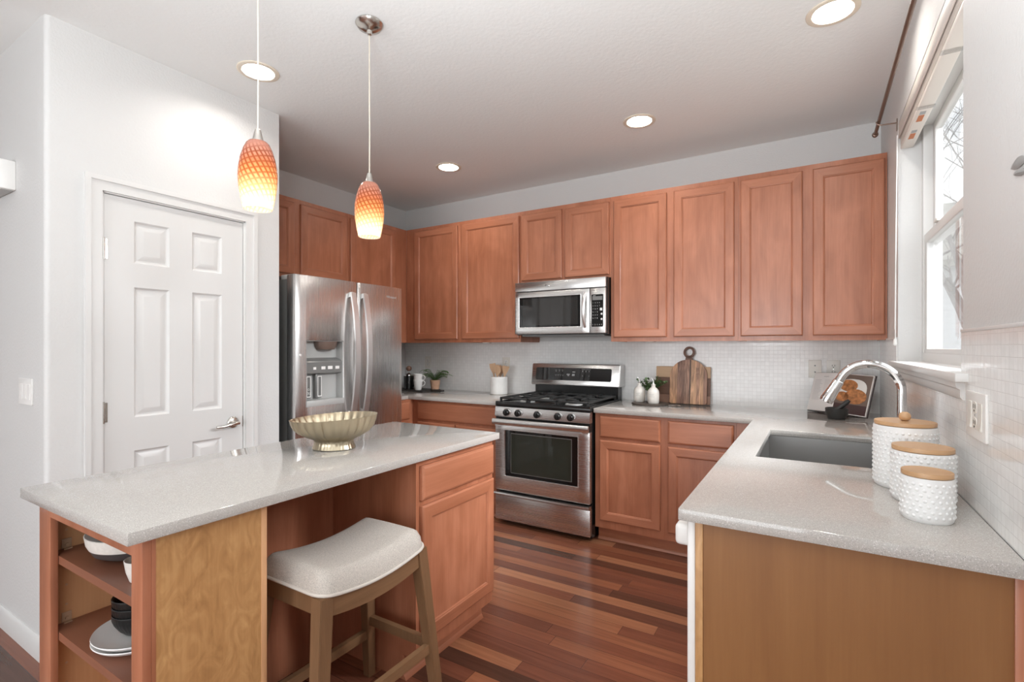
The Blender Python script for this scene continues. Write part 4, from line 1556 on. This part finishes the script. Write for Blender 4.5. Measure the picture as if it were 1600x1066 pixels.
wall_plate('light_switch', 'white triple rocker switch on the wall left of the pantry corner', 'light switch', (-2.994, YP0, 1.134), 0, .165, .117, 'rocker3', M['white_plastic'], M['white_plastic'])
t = thing('door_chime', 'white box on the hall wall at the left edge', 'chime', (-3.26, YP0, 2.120))
MB().box(-.125, .125, -.055, 0, -.068, .064, b=.004).build('cover', M['white_plastic'], t)
MB().box(-.11, .11, -.045, -.006, -.0705, -.0675).build('vent', M['lt_grey'], t)

# pewter leaf ornament on the right wall
t = thing('wall_ornament', 'grey metal leaf ornament on the plaster at the right edge', 'ornament', (XR, 1.36, 1.70))
for (y0, z0_, ln, ang, wd) in ((1.443, 1.707, .095, -4, .014), (1.428, 1.690, .085, -10, .0095)):
    mb = MB()
    n = 12
    L_, Rr, Cc = [], [], []
    for k in range(n + 1):
        u = k / n
        hw = wd * math.sin(PI * u) ** .8
        cy_, cz_ = y0 - ln * u * math.cos(R(ang)), z0_ + ln * u * math.sin(R(ang))
        L_.append(mb.v((XR - .0035, cy_, cz_ + hw)))
        Cc.append(mb.v((XR - .004 * math.sin(PI * u) - .003, cy_, cz_)))
        Rr.append(mb.v((XR - .0035, cy_, cz_ - hw * .6)))
    for k in range(n):
        mb.f([L_[k], L_[k + 1], Cc[k + 1], Cc[k]])
        mb.f([Cc[k], Cc[k + 1], Rr[k + 1], Rr[k]])
    bmesh.ops.solidify(mb.bm, geom=mb.bm.faces[:], thickness=.002)
    mb.build('leaf', M['leaf_metal'], t, world=True)
MB().tube([(XR - .004, 1.31, 1.735), (XR - .008, 1.30, 1.71), (XR - .006, 1.29, 1.60)], .003, seg=8).build('stem', M['leaf_metal'], t, world=True)

# ------------------------------------------------------------------ stool
st = thing('stool', 'wooden saddle stool with oatmeal linen seat at the island knee space', 'stool', (-1.365, 1.165, 0))
SL, SW_ = .228, .158            # half length (y), half width (x)
sad = lambda y: .578 + .030 * (y / SL) ** 2 * (1.15 - .15 * (y / SL) ** 2)      # underside height of cushion


def seat_mesh():
    mb = MB()
    nu, nv = 28, 18
    rows = []
    for i in range(nu + 1):
        row = []
        for j in range(nv + 1):
            u, v = -1 + 2 * i / nu, -1 + 2 * j / nv
            # rounded rectangle outline + domed height
            y = SL * math.copysign(1 - (1 - abs(u)) ** 1.25, u) if False else SL * u
            x = SW_ * v
            eu, ev = max(0, abs(u) - .80) / .20, max(0, abs(v) - .72) / .28
            e_ = min(1.0, math.hypot(eu, ev)) if (eu and ev) else max(eu, ev)
            h = math.sqrt(max(0, 1 - e_ ** 2.2))
            z = sad(y) + .006 + .064 * h + .004 * (1 - v * v)
            if eu and ev:
                q = math.hypot(eu, ev)
                if q > 1:
                    y = math.copysign(SL * (.80 + .20 * eu / q), u)
                    x = math.copysign(SW_ * (.72 + .28 * ev / q), v)
            row.append(mb.v((x, y, z)))
        rows.append(row)
    for i in range(nu):
        for j in range(nv):
            mb.f([rows[i][j], rows[i + 1][j], rows[i + 1][j + 1], rows[i][j + 1]])
    rim = [rows[i][0] for i in range(nu + 1)] + [rows[nu][j] for j in range(1, nv + 1)] + [rows[i][nv] for i in range(nu - 1, -1, -1)] + [rows[0][j] for j in range(nv - 1, 0, -1)]
    pts = [v.co.copy() for v in rim]
    low = [mb.v((p.x, p.y, sad(p.y))) for p in pts]
    mb.bridge(rim, low)
    return mb, pts


mb, rim = seat_mesh()
seat = mb.build('seat', M['fabric'], st, smooth=60)
MB().tube([(p.x * 1.012, p.y * 1.008, sad(p.y) + .004) for p in rim], .0052, seg=8, closed=True).build('piping', M['welt'], seat)
# aprons follow the saddle curve
for sx in (-1, 1):
    mb = MB()
    ring_ = []
    for k in range(17):
        y = -SL + .012 + (2 * SL - .024) * k / 16
        zt = sad(y) - .001
        ring_.append(mb.ring([(sx * (SW_ - .004), y, zt), (sx * (SW_ - .026), y, zt), (sx * (SW_ - .026), y, zt - .058), (sx * (SW_ - .004), y, zt - .058)]))
    for a, b in zip(ring_, ring_[1:]):
        mb.bridge(a, b)
    mb.f(ring_[0])
    mb.f(list(reversed(ring_[-1])))
    mb.build('apron', M['stool_wood_h'], st)
for sy in (-1, 1):
    zt = sad(SL) - .001
    MB().box(-SW_ + .03, SW_ - .03, sy * (SL - .006), sy * (SL - .028), zt - .058, zt).build('apron', M['stool_wood'], st)
legtop, legbot = (SW_ - .023, SL - .022), (SW_ + .022, SL + .038)


def legpt(sx, sy, z):
    t = 1 - z / .60
    return (sx * (legtop[0] + (legbot[0] - legtop[0]) * t), sy * (legtop[1] + (legbot[1] - legtop[1]) * t))


for sx in (-1, 1):
    for sy in (-1, 1):
        mb = MB()
        rr2 = []
        for z_, hw in ((sad(SL) - .004, .0225), (.54, .0225), (0, .0175)):
            cx_, cy_ = legpt(sx, sy, z_)
            rr2.append(mb.ring([(cx_ - hw, cy_ - hw, z_), (cx_ + hw, cy_ - hw, z_), (cx_ + hw, cy_ + hw, z_), (cx_ - hw, cy_ + hw, z_)]))
        for a, b in zip(rr2, rr2[1:]):
            mb.bridge(a, b)
        mb.f(rr2[0])
        mb.f(list(reversed(rr2[-1])))
        es = [e for e in mb.bm.edges]
        bmesh.ops.bevel(mb.bm, geom=es, offset=.002, segments=2, affect='EDGES')
        mb.build('leg', M['stool_wood'], st)
for (a_, b_, z_) in (((1, -1), (1, 1), .235), ((-1, -1), (-1, 1), .185), ((-1, 1), (1, 1), .245), ((-1, -1), (1, -1), .245)):
    p0, p1 = legpt(*a_, z_), legpt(*b_, z_)
    horiz = a_[0] == b_[0]
    mb = MB().tube([(p0[0], p0[1], z_), (p1[0], p1[1], z_)], 1, sq=(.0105, .017))
    mb.build('stretcher', M['stool_wood_h'] if horiz else M['stool_wood'], st)

# ------------------------------------------------------------------ brass bowl on the island
bx, by = -1.695, 1.378
t = thing('bowl', 'scalloped champagne brass footed bowl on the island worktop', 'bowl', (bx, by, CT), R(32))


def ribf(a, r, z):
    k = max(0, min(1, (z - .035) / .05)) * max(0, min(1, (.135 - z) / .05))
    return r * (1 + .062 * (abs(math.sin(a * 14)) ** .7 - .6) * (.3 + k))


mb = MB()
pr = [(.083, 0), (.086, .003), (.081, .016), (.077, .030), (.084, .040), (.112, .052), (.138, .068), (.156, .088), (.166, .108), (.172, .128), (.1735, .130), (.170, .128), (.160, .106), (.148, .087), (.130, .070), (.104, .058), (.05, .050), (0, .048)]
mb.lathe(pr, seg=180, ry=.86, rib=ribf)
for v in mb.bm.verts:
    if v.co.z > .045:
        v.co.z += .010 * (v.co.x / .18) * (v.co.z - .045) / .08
mb.build('shell', M['brass'], t, smooth=50)
MB().lathe([(.083, .0), (.0, .0005)], seg=40, ry=.86).build('foot_base', M['brass'], t)

# ------------------------------------------------------------------ dishes in the shelf unit
S1, S2 = .7135, .4875


def open_bowl(mb, c, r, h, seg=48, ry=1.0, t=.005):
    pr = [(r * .38, 0), (r * .62, h * .10), (r * .86, h * .42), (r * .97, h * .75), (r, h), (r - t * .5, h + .002), (r - t, h), (r * .97 - t, h * .75), (r * .84 - t, h * .42), (r * .55, h * .12 + t), (0, h * .07 + t)]
    mb.lathe(pr, c=c, seg=seg, ry=ry)
    return mb


t = thing('serving_bowl', 'wide white and charcoal dipped bowl on the top shelf of the island end', 'bowl', (-1.752, .705, S1))
r, h, zs_ = .128, .072, .036
MB().lathe([(.045, 0), (.085, .004), (.108, .016), (.1185, zs_)], seg=56).build('dipped_base', M['charcoal'], t)
MB().lathe([(.1185, zs_), (.124, .048), (.128, h), (.126, h + .0015)], seg=56, cap=False).build('upper_wall', M['ceramic_warm'], t)
MB().lathe([(.126, h + .0015), (.123, h), (.118, .05), (.100, .02), (.06, .009), (0, .008)], seg=56).build('inside_glaze', M['ceramic_grey'], t)
for k, (zc2, rr3) in enumerate(((0, .034),)):
    pass
t = thing('cup', 'small white cup half hidden at the right end of the top island shelf', 'cup', (-1.525, .622, S1))
MB().lathe([(.024, 0), (.028, .004), (.036, .03), (.040, .058), (.0385, .059), (.034, .03), (.024, .006), (0, .005)], seg=32).build('body', M['ceramic_warm'], t)
mb = MB().tube([(-.036, 0, .048), (-.052, 0, .050), (-.058, 0, .036), (-.050, 0, .020), (-.032, 0, .016)], .0035, seg=8)
mb.build('handle', M['ceramic_warm'], t)
GP = 'stacked white plates on the lower island shelf'
pc = (-1.668, .680)
for k, lab in ((0, 'bottom white plate of the stack on the lower island shelf'), (1, 'top white plate of the stack, under the black bowls')):
    z_ = S2 + k * .0125
    prp = [(.05, 0), (.078, .002), (.111, .012), (.120, .021), (.119, .0235), (.114, .020), (.088, .0085), (.05, .0050), (0, .0048)]
    o = MB().lathe(prp, c=(pc[0], pc[1], z_), seg=64, ry=.97).build('plate', M['ceramic'], loc=(pc[0], pc[1], z_))
    tag(o, lab, 'plate', GP)
GB2 = 'stacked black bowls on the white plates'
bc = (-1.684, .676)
for k, lab in ((0, 'lowest black fluted bowl of the stack on the plates'), (1, 'middle black bowl of the stack on the plates'), (2, 'topmost black bowl of the stack on the plates')):
    z_ = S2 + .0125 + .0055 + k * .023
    rb = (lambda a, r_, z: r_ * (1 + .016 * math.sin(a * 36)) if .008 < z < .048 else r_)
    prp = [(.026, 0), (.031, .002), (.044, .016), (.056, .036), (.060, .047), (.062, .062), (.0605, .064), (.0575, .060), (.053, .038), (.041, .020), (.026, .008), (0, .007)]
    o = MB().lathe(prp, c=(bc[0], bc[1], z_), seg=108, rib=rb).build('bowl', M['black_ceramic'], loc=(bc[0], bc[1], z_))
    tag(o, lab, 'bowl', GB2)

# ------------------------------------------------------------------ canisters
GC = 'white dotted canisters with bamboo lids'
for cx, cy, r, hz, knob, lab in ((.2332, 1.886, .0775, 1.110, True, 'tallest white dotted canister, with a ball knob on its bamboo lid'),
                                 (.2518, 1.7315, .0695, 1.063, False, 'middle white dotted canister between the tall and the small one'),
                                 (.2345, 1.5537, .0520, 1.032, False, 'smallest white dotted canister, nearest the counter end')):
    t = thing('canister', lab, 'canister', (cx, cy, CT), R(20), GC)
    H = hz - CT - .012
    prof = [(r * .90, 0), (r * .965, .004), (r, .014), (r, H - .006), (r * .985, H), (r * .90, H), (r * .88, H - .02)]
    body = MB().lathe(prof, seg=56).build('body', M['ceramic_dots'], t)
    mb = MB()
    nrow = int((H - .010) / .0125)
    ncol = int(2 * PI * r / .0145)
    for i in range(nrow):
        z_ = .016 + i * .0125
        for j in range(ncol):
            a = 2 * PI * (j + .5 * (i % 2)) / ncol
            # only the raised dots themselves: low domes on the wall
            n_ = Vector((math.cos(a), math.sin(a), 0))
            tg = Vector((-math.sin(a), math.cos(a), 0))
            c_ = n_ * r + Vector((0, 0, z_))
            rd, hd = .0050, .0024
            r1 = mb.ring([c_ - n_ * .0005 + tg * rd * math.cos(R(60 * q)) + Vector((0, 0, rd * math.sin(R(60 * q)))) for q in range(6)])
            r2 = mb.ring([c_ + n_ * hd * .8 + tg * rd * .55 * math.cos(R(60 * q)) + Vector((0, 0, rd * .55 * math.sin(R(60 * q)))) for q in range(6)])
            tp = mb.v(c_ + n_ * hd)
            mb.bridge(r1, r2)
            for q in range(6):
                mb.f([r2[q], r2[(q + 1) % 6], tp])
    o = mb.build('raised_dots', M['ceramic_dots'], body, smooth=80)
    o['kind'] = 'stuff'
    lid = MB().lathe([(r * .93, H + .0005), (r * .965, H + .002), (r * .97, H + .010), (r * .955, H + .0125), (0, H + .0127)], seg=56).build('lid', M['bamboo'], t)
    if knob:
        MB().lathe([(0, H + .012), (.007, H + .013), (.013, H + .018), (.0155, H + .026), (.013, H + .034), (.007, H + .039), (0, H + .040)], seg=24).build('knob', M['bamboo'], lid)

# ------------------------------------------------------------------ cookbook, mortar
cb = thing('cookbook', 'open cookbook propped up in the counter corner by the window', 'book', (.090, 3.632, CT), R(-41.5))
TILT = R(-17)
RX = Matrix.Translation((0, 0, .0185)) @ Matrix.Rotation(TILT, 4, 'X')


def bk(name, u0, u1, v0, v1, d0, d1, mat, parent, skew=0.0, b=0.0):
    mb = MB().box(u0, u1, -d1, -d0, v0, v1, b=b)
    Rz = Matrix.Rotation(skew, 4, 'Z')
    mb.xf(RX @ Rz)
    return mb.build(name, mat, parent)


HB = .248
skL, skR = R(-9), R(9)
bk('cover', -.205, -.001, -.004, HB + .004, -.012, -.008, M['cover'], cb, skL)
bk('cover', .001, .205, -.004, HB + .004, -.012, -.008, M['cover'], cb, skR)
pgl = bk('page_block', -.198, -.001, 0, HB, -.008, .003, M['page'], cb, skL)
pgr = bk('page_block', .001, .198, 0, HB, -.008, .003, M['page'], cb, skR)
mb = MB()
for k in range(3):
    mb.box(-.115 + k * .006, -.075, -.0036, -.0032, .222 - k * .0, .226)
rndb = random.Random(5)
for k in range(16):
    z_ = .200 - k * .0085
    mb.box(-.180, -.115 - rndb.uniform(0, .02), -.0036, -.0032, z_, z_ + .0022)
    if k < 11:
        mb.box(-.100, -.022 - rndb.uniform(0, .02), -.0036, -.0032, z_, z_ + .0022)
mb.xf(RX @ Matrix.Rotation(skL, 4, 'Z'))
mb.build('print_lines', plain('page_ink', (0.55, 0.52, 0.51), .6), pgl)
ph = bk('page_photo', .006, .194, .062, HB - .003, .0032, .0036, M['photo_bg'], pgr, skR)
bk('page_photo', .006, .194, .004, .062, .0032, .0036, M['photo_lo'], pgr, skR)


def blob(cu, cv, ru, rv, d, mat, nm, sq=2.0):
    mb = MB()
    pts = []
    for k in range(28):
        a = 2 * PI * k / 28
        c_, s_ = math.cos(a), math.sin(a)
        pts.append((cu + ru * math.copysign(abs(c_) ** (2 / sq), c_), cv + rv * math.copysign(abs(s_) ** (2 / sq), s_)))
    mb.prism(pts, lambda u, v, q: (u, -q, v), d, d + .0003)
    mb.xf(RX @ Matrix.Rotation(skR, 4, 'Z'))
    mb.build(nm, mat, ph)


blob(.095, .150, .080, .068, .0037, M['cloth_pr'], 'printed_cloth', 2.6)
blob(.070, .176, .052, .036, .0041, M['bread'], 'printed_bread')
blob(.120, .112, .062, .046, .0044, M['bread'], 'printed_bread')
blob(.045, .105, .038, .030, .0044, M['bread'], 'printed_bread')
mb = MB().box(-.14, .14, -.03, .10, 0, .004)
mb.box(-.14, .14, -.034, -.028, 0, .016)
mb.build('stand', M['clear'], cb)

mo = thing('mortar', 'small black stone mortar in front of the cookbook', 'mortar', (.113, 3.448, CT))
MB().lathe([(.040, 0), (.046, .004), (.050, .018), (.056, .03), (.057, .062), (.053, .064), (.048, .060), (.040, .03), (.02, .02), (0, .018)], seg=40).build('bowl', M['stone'], mo)
pe = MB()
p0, p1 = Vector((.113 - .015, 3.448, CT + .034)), Vector((.113 + .062, 3.455, CT + .110))
pe.tube([p0, p0.lerp(p1, .15), p0.lerp(p1, .4), p0.lerp(p1, .8), p1], [.010, .0165, .012, .013, .010], seg=18)
tag(pe.build('pestle', M['stone'], loc=tuple(p0)), 'black stone pestle leaning in the mortar', 'pestle')

# ------------------------------------------------------------------ right of the range: tray, bottles, plant, boards
tr = thing('serving_board', 'round dark wood board with a handle under the white bottles', 'board', (-1.020, 3.622, CT))
MB().lathe([(.126, 0), (.130, .003), (.130, .010), (.127, .012), (.118, .011), (0, .011)], seg=64).build('disc', M['tray_wood'], tr)
MB().prism(rrect(.122, .205, -.016, .016, .010), XY, .001, .010, b=.002).build('handle', M['tray_wood'], tr)
TZ2 = CT + .0112


def bottle(x, y, lab, spout):
    t = thing('oil_bottle', lab, 'bottle', (x, y, TZ2), 0, 'white ceramic bottles on the dark board')
    MB().lathe([(.036, 0), (.039, .004), (.041, .03), (.0415, .075), (.038, .092), (.026, .108), (.015, .116), (.0135, .128), (.0165, .131), (.0165, .136), (.0, .136)], seg=40).build('body', M['ceramic_warm'], t)
    mb = MB()
    for z_, w_ in ((.066, .016), (.058, .012), (.050, .018)):
        n = 6
        a = [mb.v((.042 * math.sin(-w_ / .042 + 2 * w_ / .042 * k / n), -.042 * math.cos(-w_ / .042 + 2 * w_ / .042 * k / n), z_)) for k in range(n + 1)]
        b = [mb.v((v.co.x, v.co.y, z_ + .0015)) for v in a]
        mb.bridge(a, b, closed=False)
    mb.build('lettering', M['mark_grey'], t)
    mb = MB()
    mb.lathe([(.009, .135), (.009, .141), (.005, .144), (.004, .150)], seg=16)
    mb.tube([(0, 0, .148), (0, 0, .160), (-.006, -.002, .172), (-.014, -.004, .182)], [.004, .0035, .003, .0025], seg=10)
    mb.build('pourer', M['nickel'] if spout else M['white_plastic'], t)


bottle(-1.108, 3.655, 'left white ceramic oil bottle with a metal pourer on the dark board', True)
bottle(-.990, 3.600, 'right white ceramic bottle in front of the green sprigs', False)
pt = thing('potted_plant', 'small leafy green plant in a white pot behind the bottles', 'plant', (-1.040, 3.716, TZ2))
MB().lathe([(.025, 0), (.029, .003), (.033, .055), (.031, .056), (.029, .046), (0, .046)], seg=32).build('pot', M['ceramic'], pt)
rp_ = random.Random(11)
fo, stm = MB(), MB()
for k in range(34):
    az = rp_.uniform(0, 2 * PI)
    ln = rp_.uniform(.07, .15)
    lean = rp_.uniform(.25, 1.0)
    tip = Vector((math.cos(az) * ln * lean, max(-.03, min(math.sin(az) * ln * lean, .05)), .066 + ln * (1.0 - .45 * lean)))
    base = Vector((0, 0, .046))
    mid = base.lerp(tip, .5) + Vector((0, 0, .018))
    stm.tube([base, mid, tip], .0011, seg=5)
    for q in range(8):
        tt = .3 + .7 * q / 7
        c_ = base.lerp(mid, tt * 2) if tt < .5 else mid.lerp(tip, tt * 2 - 1)
        d_ = Vector((rp_.uniform(-1, 1), rp_.uniform(-1, 1), rp_.uniform(-.2, .9))).normalized()
        up = Vector((rp_.uniform(-.5, .5), rp_.uniform(-.5, .5), 1))
        sd = d_.cross(up).normalized()
        nn = sd.cross(d_)
        ll, ww = rp_.uniform(.016, .026), rp_.uniform(.008, .012)
        a0 = fo.v(c_)
        pts_ = [c_ + d_ * ll * .35 + sd * ww + nn * .001, c_ + d_ * ll * .75 + sd * ww * .8, c_ + d_ * ll, c_ + d_ * ll * .75 - sd * ww * .8, c_ + d_ * ll * .35 - sd * ww + nn * .001]
        vv = [fo.v(p) for p in pts_]
        m_ = fo.v(c_ + d_ * ll * .5 - nn * .002)
        seq = [a0] + vv
        for z_ in range(6):
            fo.f([m_, seq[z_], seq[(z_ + 1) % 6]])
fo.build('foliage', M['leaf'], pt, recalc=False)
stm.build('stems', M['leaf'], pt)

# paddle board: arched top, ring handle, leaning on the wall
pb = thing('cutting_board', 'arched striped acacia paddle board with ring handle leaning on the backsplash', 'board', (-.786, 3.776, CT))
pb.rotation_euler = (R(-7.6), 0, 0)
ROOTS[pb.name] = Matrix.Translation(pb.location) @ Matrix.Rotation(R(-7.6), 4, 'X')
hw, sh, top_ = .131, .195, .325
out = [(-hw + .012, 0), (hw - .012, 0), (hw, .012)]
for k in range(21):
    a = PI * k / 20
    c_, s_ = math.cos(a), math.sin(a)
    out.append((hw * math.copysign(abs(c_) ** .92, c_), sh + (top_ - sh) * s_ ** .95))
out += [(-hw, .012)]
mb = MB().prism(out, lambda u, v, q: (u, -q, v), 0, .017, b=.003)
mb.build('panel', M['paddle'], pb)
mb = MB()
cz, ro = .379, .040
for k in range(1):
    ou = [(ro * math.cos(R(7.5 * q)), cz + ro * 1.08 * math.sin(R(7.5 * q))) for q in range(48)]
    inr = [(.025 * math.cos(R(7.5 * q)), cz + .026 * math.sin(R(7.5 * q)) + .001) for q in range(48)]
    A = mb.ring([(u, -.002, v) for u, v in ou])
    B = mb.ring([(u, -.015, v) for u, v in ou])
    C = mb.ring([(u, -.015, v) for u, v in inr])
    D = mb.ring([(u, -.002, v) for u, v in inr])
    mb.bridge(A, B)
    mb.bridge(B, C)
    mb.bridge(C, D)
    mb.bridge(D, A)
mb.prism([(-.026, .316), (.026, .316), (.022, .35), (-.022, .35)], lambda u, v, q: (u, -q, v), .002, .015)
mb.build('ring_handle', M['board_dk'], pb)
rb = thing('cutting_board', 'rectangular two tone cutting board behind the arched paddle board', 'board', (-.832, 3.806, CT))
rb.rotation_euler = (R(-5.5), 0, 0)
ROOTS[rb.name] = Matrix.Translation(rb.location) @ Matrix.Rotation(R(-5.5), 4, 'X')
MB().box(-.195, .195, -.014, 0, .190, .272, b=.003).build('light_band', M['board_lt'], rb)
MB().box(-.195, .195, -.014, 0, .060, .190, b=.001).build('dark_band', M['board_dk'], rb)
MB().box(-.195, .195, -.014, 0, .0, .060, b=.002).build('lower_band', M['board_md'], rb)
sp_ = thing('measuring_spoons', 'small metal measuring spoons lying by the board handle', 'spoon', (-.835, 3.575, CT))
for k, a in enumerate((12, -14)):
    mb = MB()
    dx, dy = math.cos(R(a)), math.sin(R(a))
    mb.lathe([(.0, .002), (.008, .003), (.013, .010), (.012, .011), (.006, .005), (0, .004)], c=(.03 * dx, .03 * dy, 0), seg=20)
    mb.tube([(.018 * dx, .018 * dy, .009), (-.04 * dx, -.04 * dy, .004)], 1, sq=(.003, .0008))
    mb.build('spoon', M['nickel'], sp_)

# ------------------------------------------------------------------ left of the range
cx, cy = -2.393, 3.722
ck = thing('utensil_crock', 'white marble crock left of the range', 'crock', (cx, cy, CT))
MB().lathe([(.073, 0), (.077, .003), (.078, .010), (.078, .150), (.076, .155), (.070, .155), (.069, .02), (0, .018)], seg=48, rib=lambda a, r, z: r * (1 + .006 * math.sin(z * 210)) if r > .0715 else r).build('body', M['marble'], ck)


def utensil(name, lab, bx_, by_, tx, ty, L_, kind, yaw_):
    base, tip = Vector((cx + bx_, cy + by_, CT + .022)), Vector((cx + tx, cy + ty, CT + L_))
    mb = MB()
    d = (tip - base)
    ax = d.normalized()
    sd = Vector((math.cos(yaw_), math.sin(yaw_), 0))
    sd = (sd - ax * sd.dot(ax)).normalized()
    nn = ax.cross(sd)
    ln = d.length
    rows = []
    for k in range(15):
        t = k / 14
        if t < .62:
            w_, th = .0065, .0055
        else:
            q = (t - .62) / .38
            if kind == 'spoon':
                w_, th = .0065 + .027 * math.sin(PI * min(1, q * 1.02)) ** .7 * (1 if q < .97 else .3), .0055
            elif kind == 'turner':
                w_, th = .0065 + .026 * min(1, q * 1.8), .004
            else:
                w_, th = .0065 + .024 * min(1, q * 1.4), .004
        c_ = base + ax * ln * t
        off = nn * (.006 * math.sin(PI * (t - .62) / .38) if kind == 'spoon' and t > .62 else 0)
        rows.append(mb.ring([c_ + off + sd * w_ + nn * th * .4, c_ + off + nn * th, c_ + off - sd * w_ + nn * th * .4, c_ + off - sd * w_ - nn * th * .4, c_ + off - nn * th, c_ + off + sd * w_ - nn * th * .4]))
    for a, b in zip(rows, rows[1:]):
        mb.bridge(a, b)
    mb.f(rows[0])
    mb.f(list(reversed(rows[-1])))
    tag(mb.build(name, M['spoon'], loc=tuple(base), smooth=60), lab, 'utensil', 'wooden utensils in the crock')


utensil('wooden_turner', 'pale wooden turner leaning left in the crock', -.028, .0, -.062, -.01, .270, 'turner', 0)
utensil('wooden_spoon', 'rounded wooden spoon in the middle of the crock', .004, -.028, .010, -.042, .262, 'spoon', 0)
utensil('wooden_spatula', 'slanted wooden spatula leaning right in the crock', .030, .006, .074, .0, .250, 'spatula', .3)
utensil('wooden_spoon', 'darker wooden spoon at the back of the crock', -.006, .030, -.014, .045, .255, 'spoon', .2)

bb = thing('serving_tray', 'flat black wooden tray with a handle in the corner by the fridge', 'tray', (-3.24, 3.62, CT))
MB().prism(rrect(-.26, .17, -.13, .13, .02), XY, 0, .012, b=.002).build('panel', M['black_wood'], bb)
MB().prism(rrect(.165, .30, -.022, .022, .012), XY, .002, .0165, b=.002).build('handle', M['black_wood'], bb)
BZ = CT + .0122
GM = 'white mugs stacked on the black tray'


def mug(z_, lab):
    t = thing('mug', lab, 'mug', (-3.195, 3.560, z_), R(28), GM)
    MB().lathe([(.026, 0), (.030, .003), (.036, .035), (.0405, .086), (.0425, .098), (.0405, .099), (.037, .086), (.033, .035), (.027, .008), (0, .007)], seg=36).build('body', M['ceramic'], t)
    MB().tube([(.036, 0, .080), (.055, 0, .085), (.066, 0, .070), (.062, 0, .050), (.035, 0, .034)], .0042, seg=10).build('handle', M['ceramic'], t)


mug(BZ, 'lower white mug of the stacked pair beside the fern')
mug(BZ + .052, 'upper white mug of the stacked pair beside the fern')
fp = thing('potted_fern', 'green fern in a terracotta pot on the black tray', 'plant', (-3.105, 3.700, BZ))
MB().lathe([(.034, 0), (.038, .003), (.047, .075), (.0495, .088), (.047, .090), (.042, .078), (0, .078)], seg=36).build('pot', M['terra'], fp)
fo = MB()
rf = random.Random(4)
for k in range(34):
    az = rf.uniform(0, 2 * PI)
    ln = rf.uniform(.13, .24)
    rise = rf.uniform(.04, .10)
    dr_ = Vector((math.cos(az), math.sin(az) * (.55 if math.sin(az) > 0 else .4), 0))
    sd = Vector((-math.sin(az), math.cos(az), 0))
    pts = []
    for q in range(9):
        t = q / 8
        pts.append(Vector((0, 0, .080)) + dr_ * ln * t + Vector((0, 0, rise * math.sin(PI * t * .72) * 1.15)))
    fo.tube(pts, .0011, seg=5)
    for q in range(1, 17):
        t = q / 17
        i = min(7, int(t * 8))
        c_ = pts[i].lerp(pts[i + 1], t * 8 - i)
        wl = .036 * math.sin(PI * (.12 + .88 * t)) ** .7 * (1.1 - t * .6)
        for s in (1, -1):
            e_ = c_ + sd * s * wl + dr_ * wl * .45 + Vector((0, 0, -.004))
            hwid = dr_ * .0042
            fo.f([fo.v(c_ - hwid), fo.v(c_.lerp(e_, .55) - hwid * 1.2 + Vector((0, 0, .003))), fo.v(e_), fo.v(c_.lerp(e_, .55) + hwid * 1.2 + Vector((0, 0, .003))), fo.v(c_ + hwid)])
fo.build('foliage', M['fern'], fp, recalc=False)
gr = thing('coffee_press', 'black press pot with wooden ball knob half hidden by the fridge', 'pot', (-3.335, 3.585, BZ))
MB().lathe([(.046, 0), (.049, .003), (.049, .125), (.046, .130), (0, .130)], seg=36).build('body', M['black'], gr)
MB().lathe([(.047, .130), (.046, .140), (.030, .150), (.012, .154), (.006, .158), (.006, .172)], seg=32).build('lid', M['chrome'], gr)
MB().lathe([(0, .170), (.014, .174), (.024, .186), (.027, .198), (.024, .211), (.013, .221), (0, .224)], seg=28).build('knob', M['board_dk'], gr)
MB().tube([(.048, .0, .115), (.075, .0, .118), (.080, .0, .08), (.075, 0, .04), (.048, 0, .03)], .006, seg=10).build('handle', M['black'], gr)
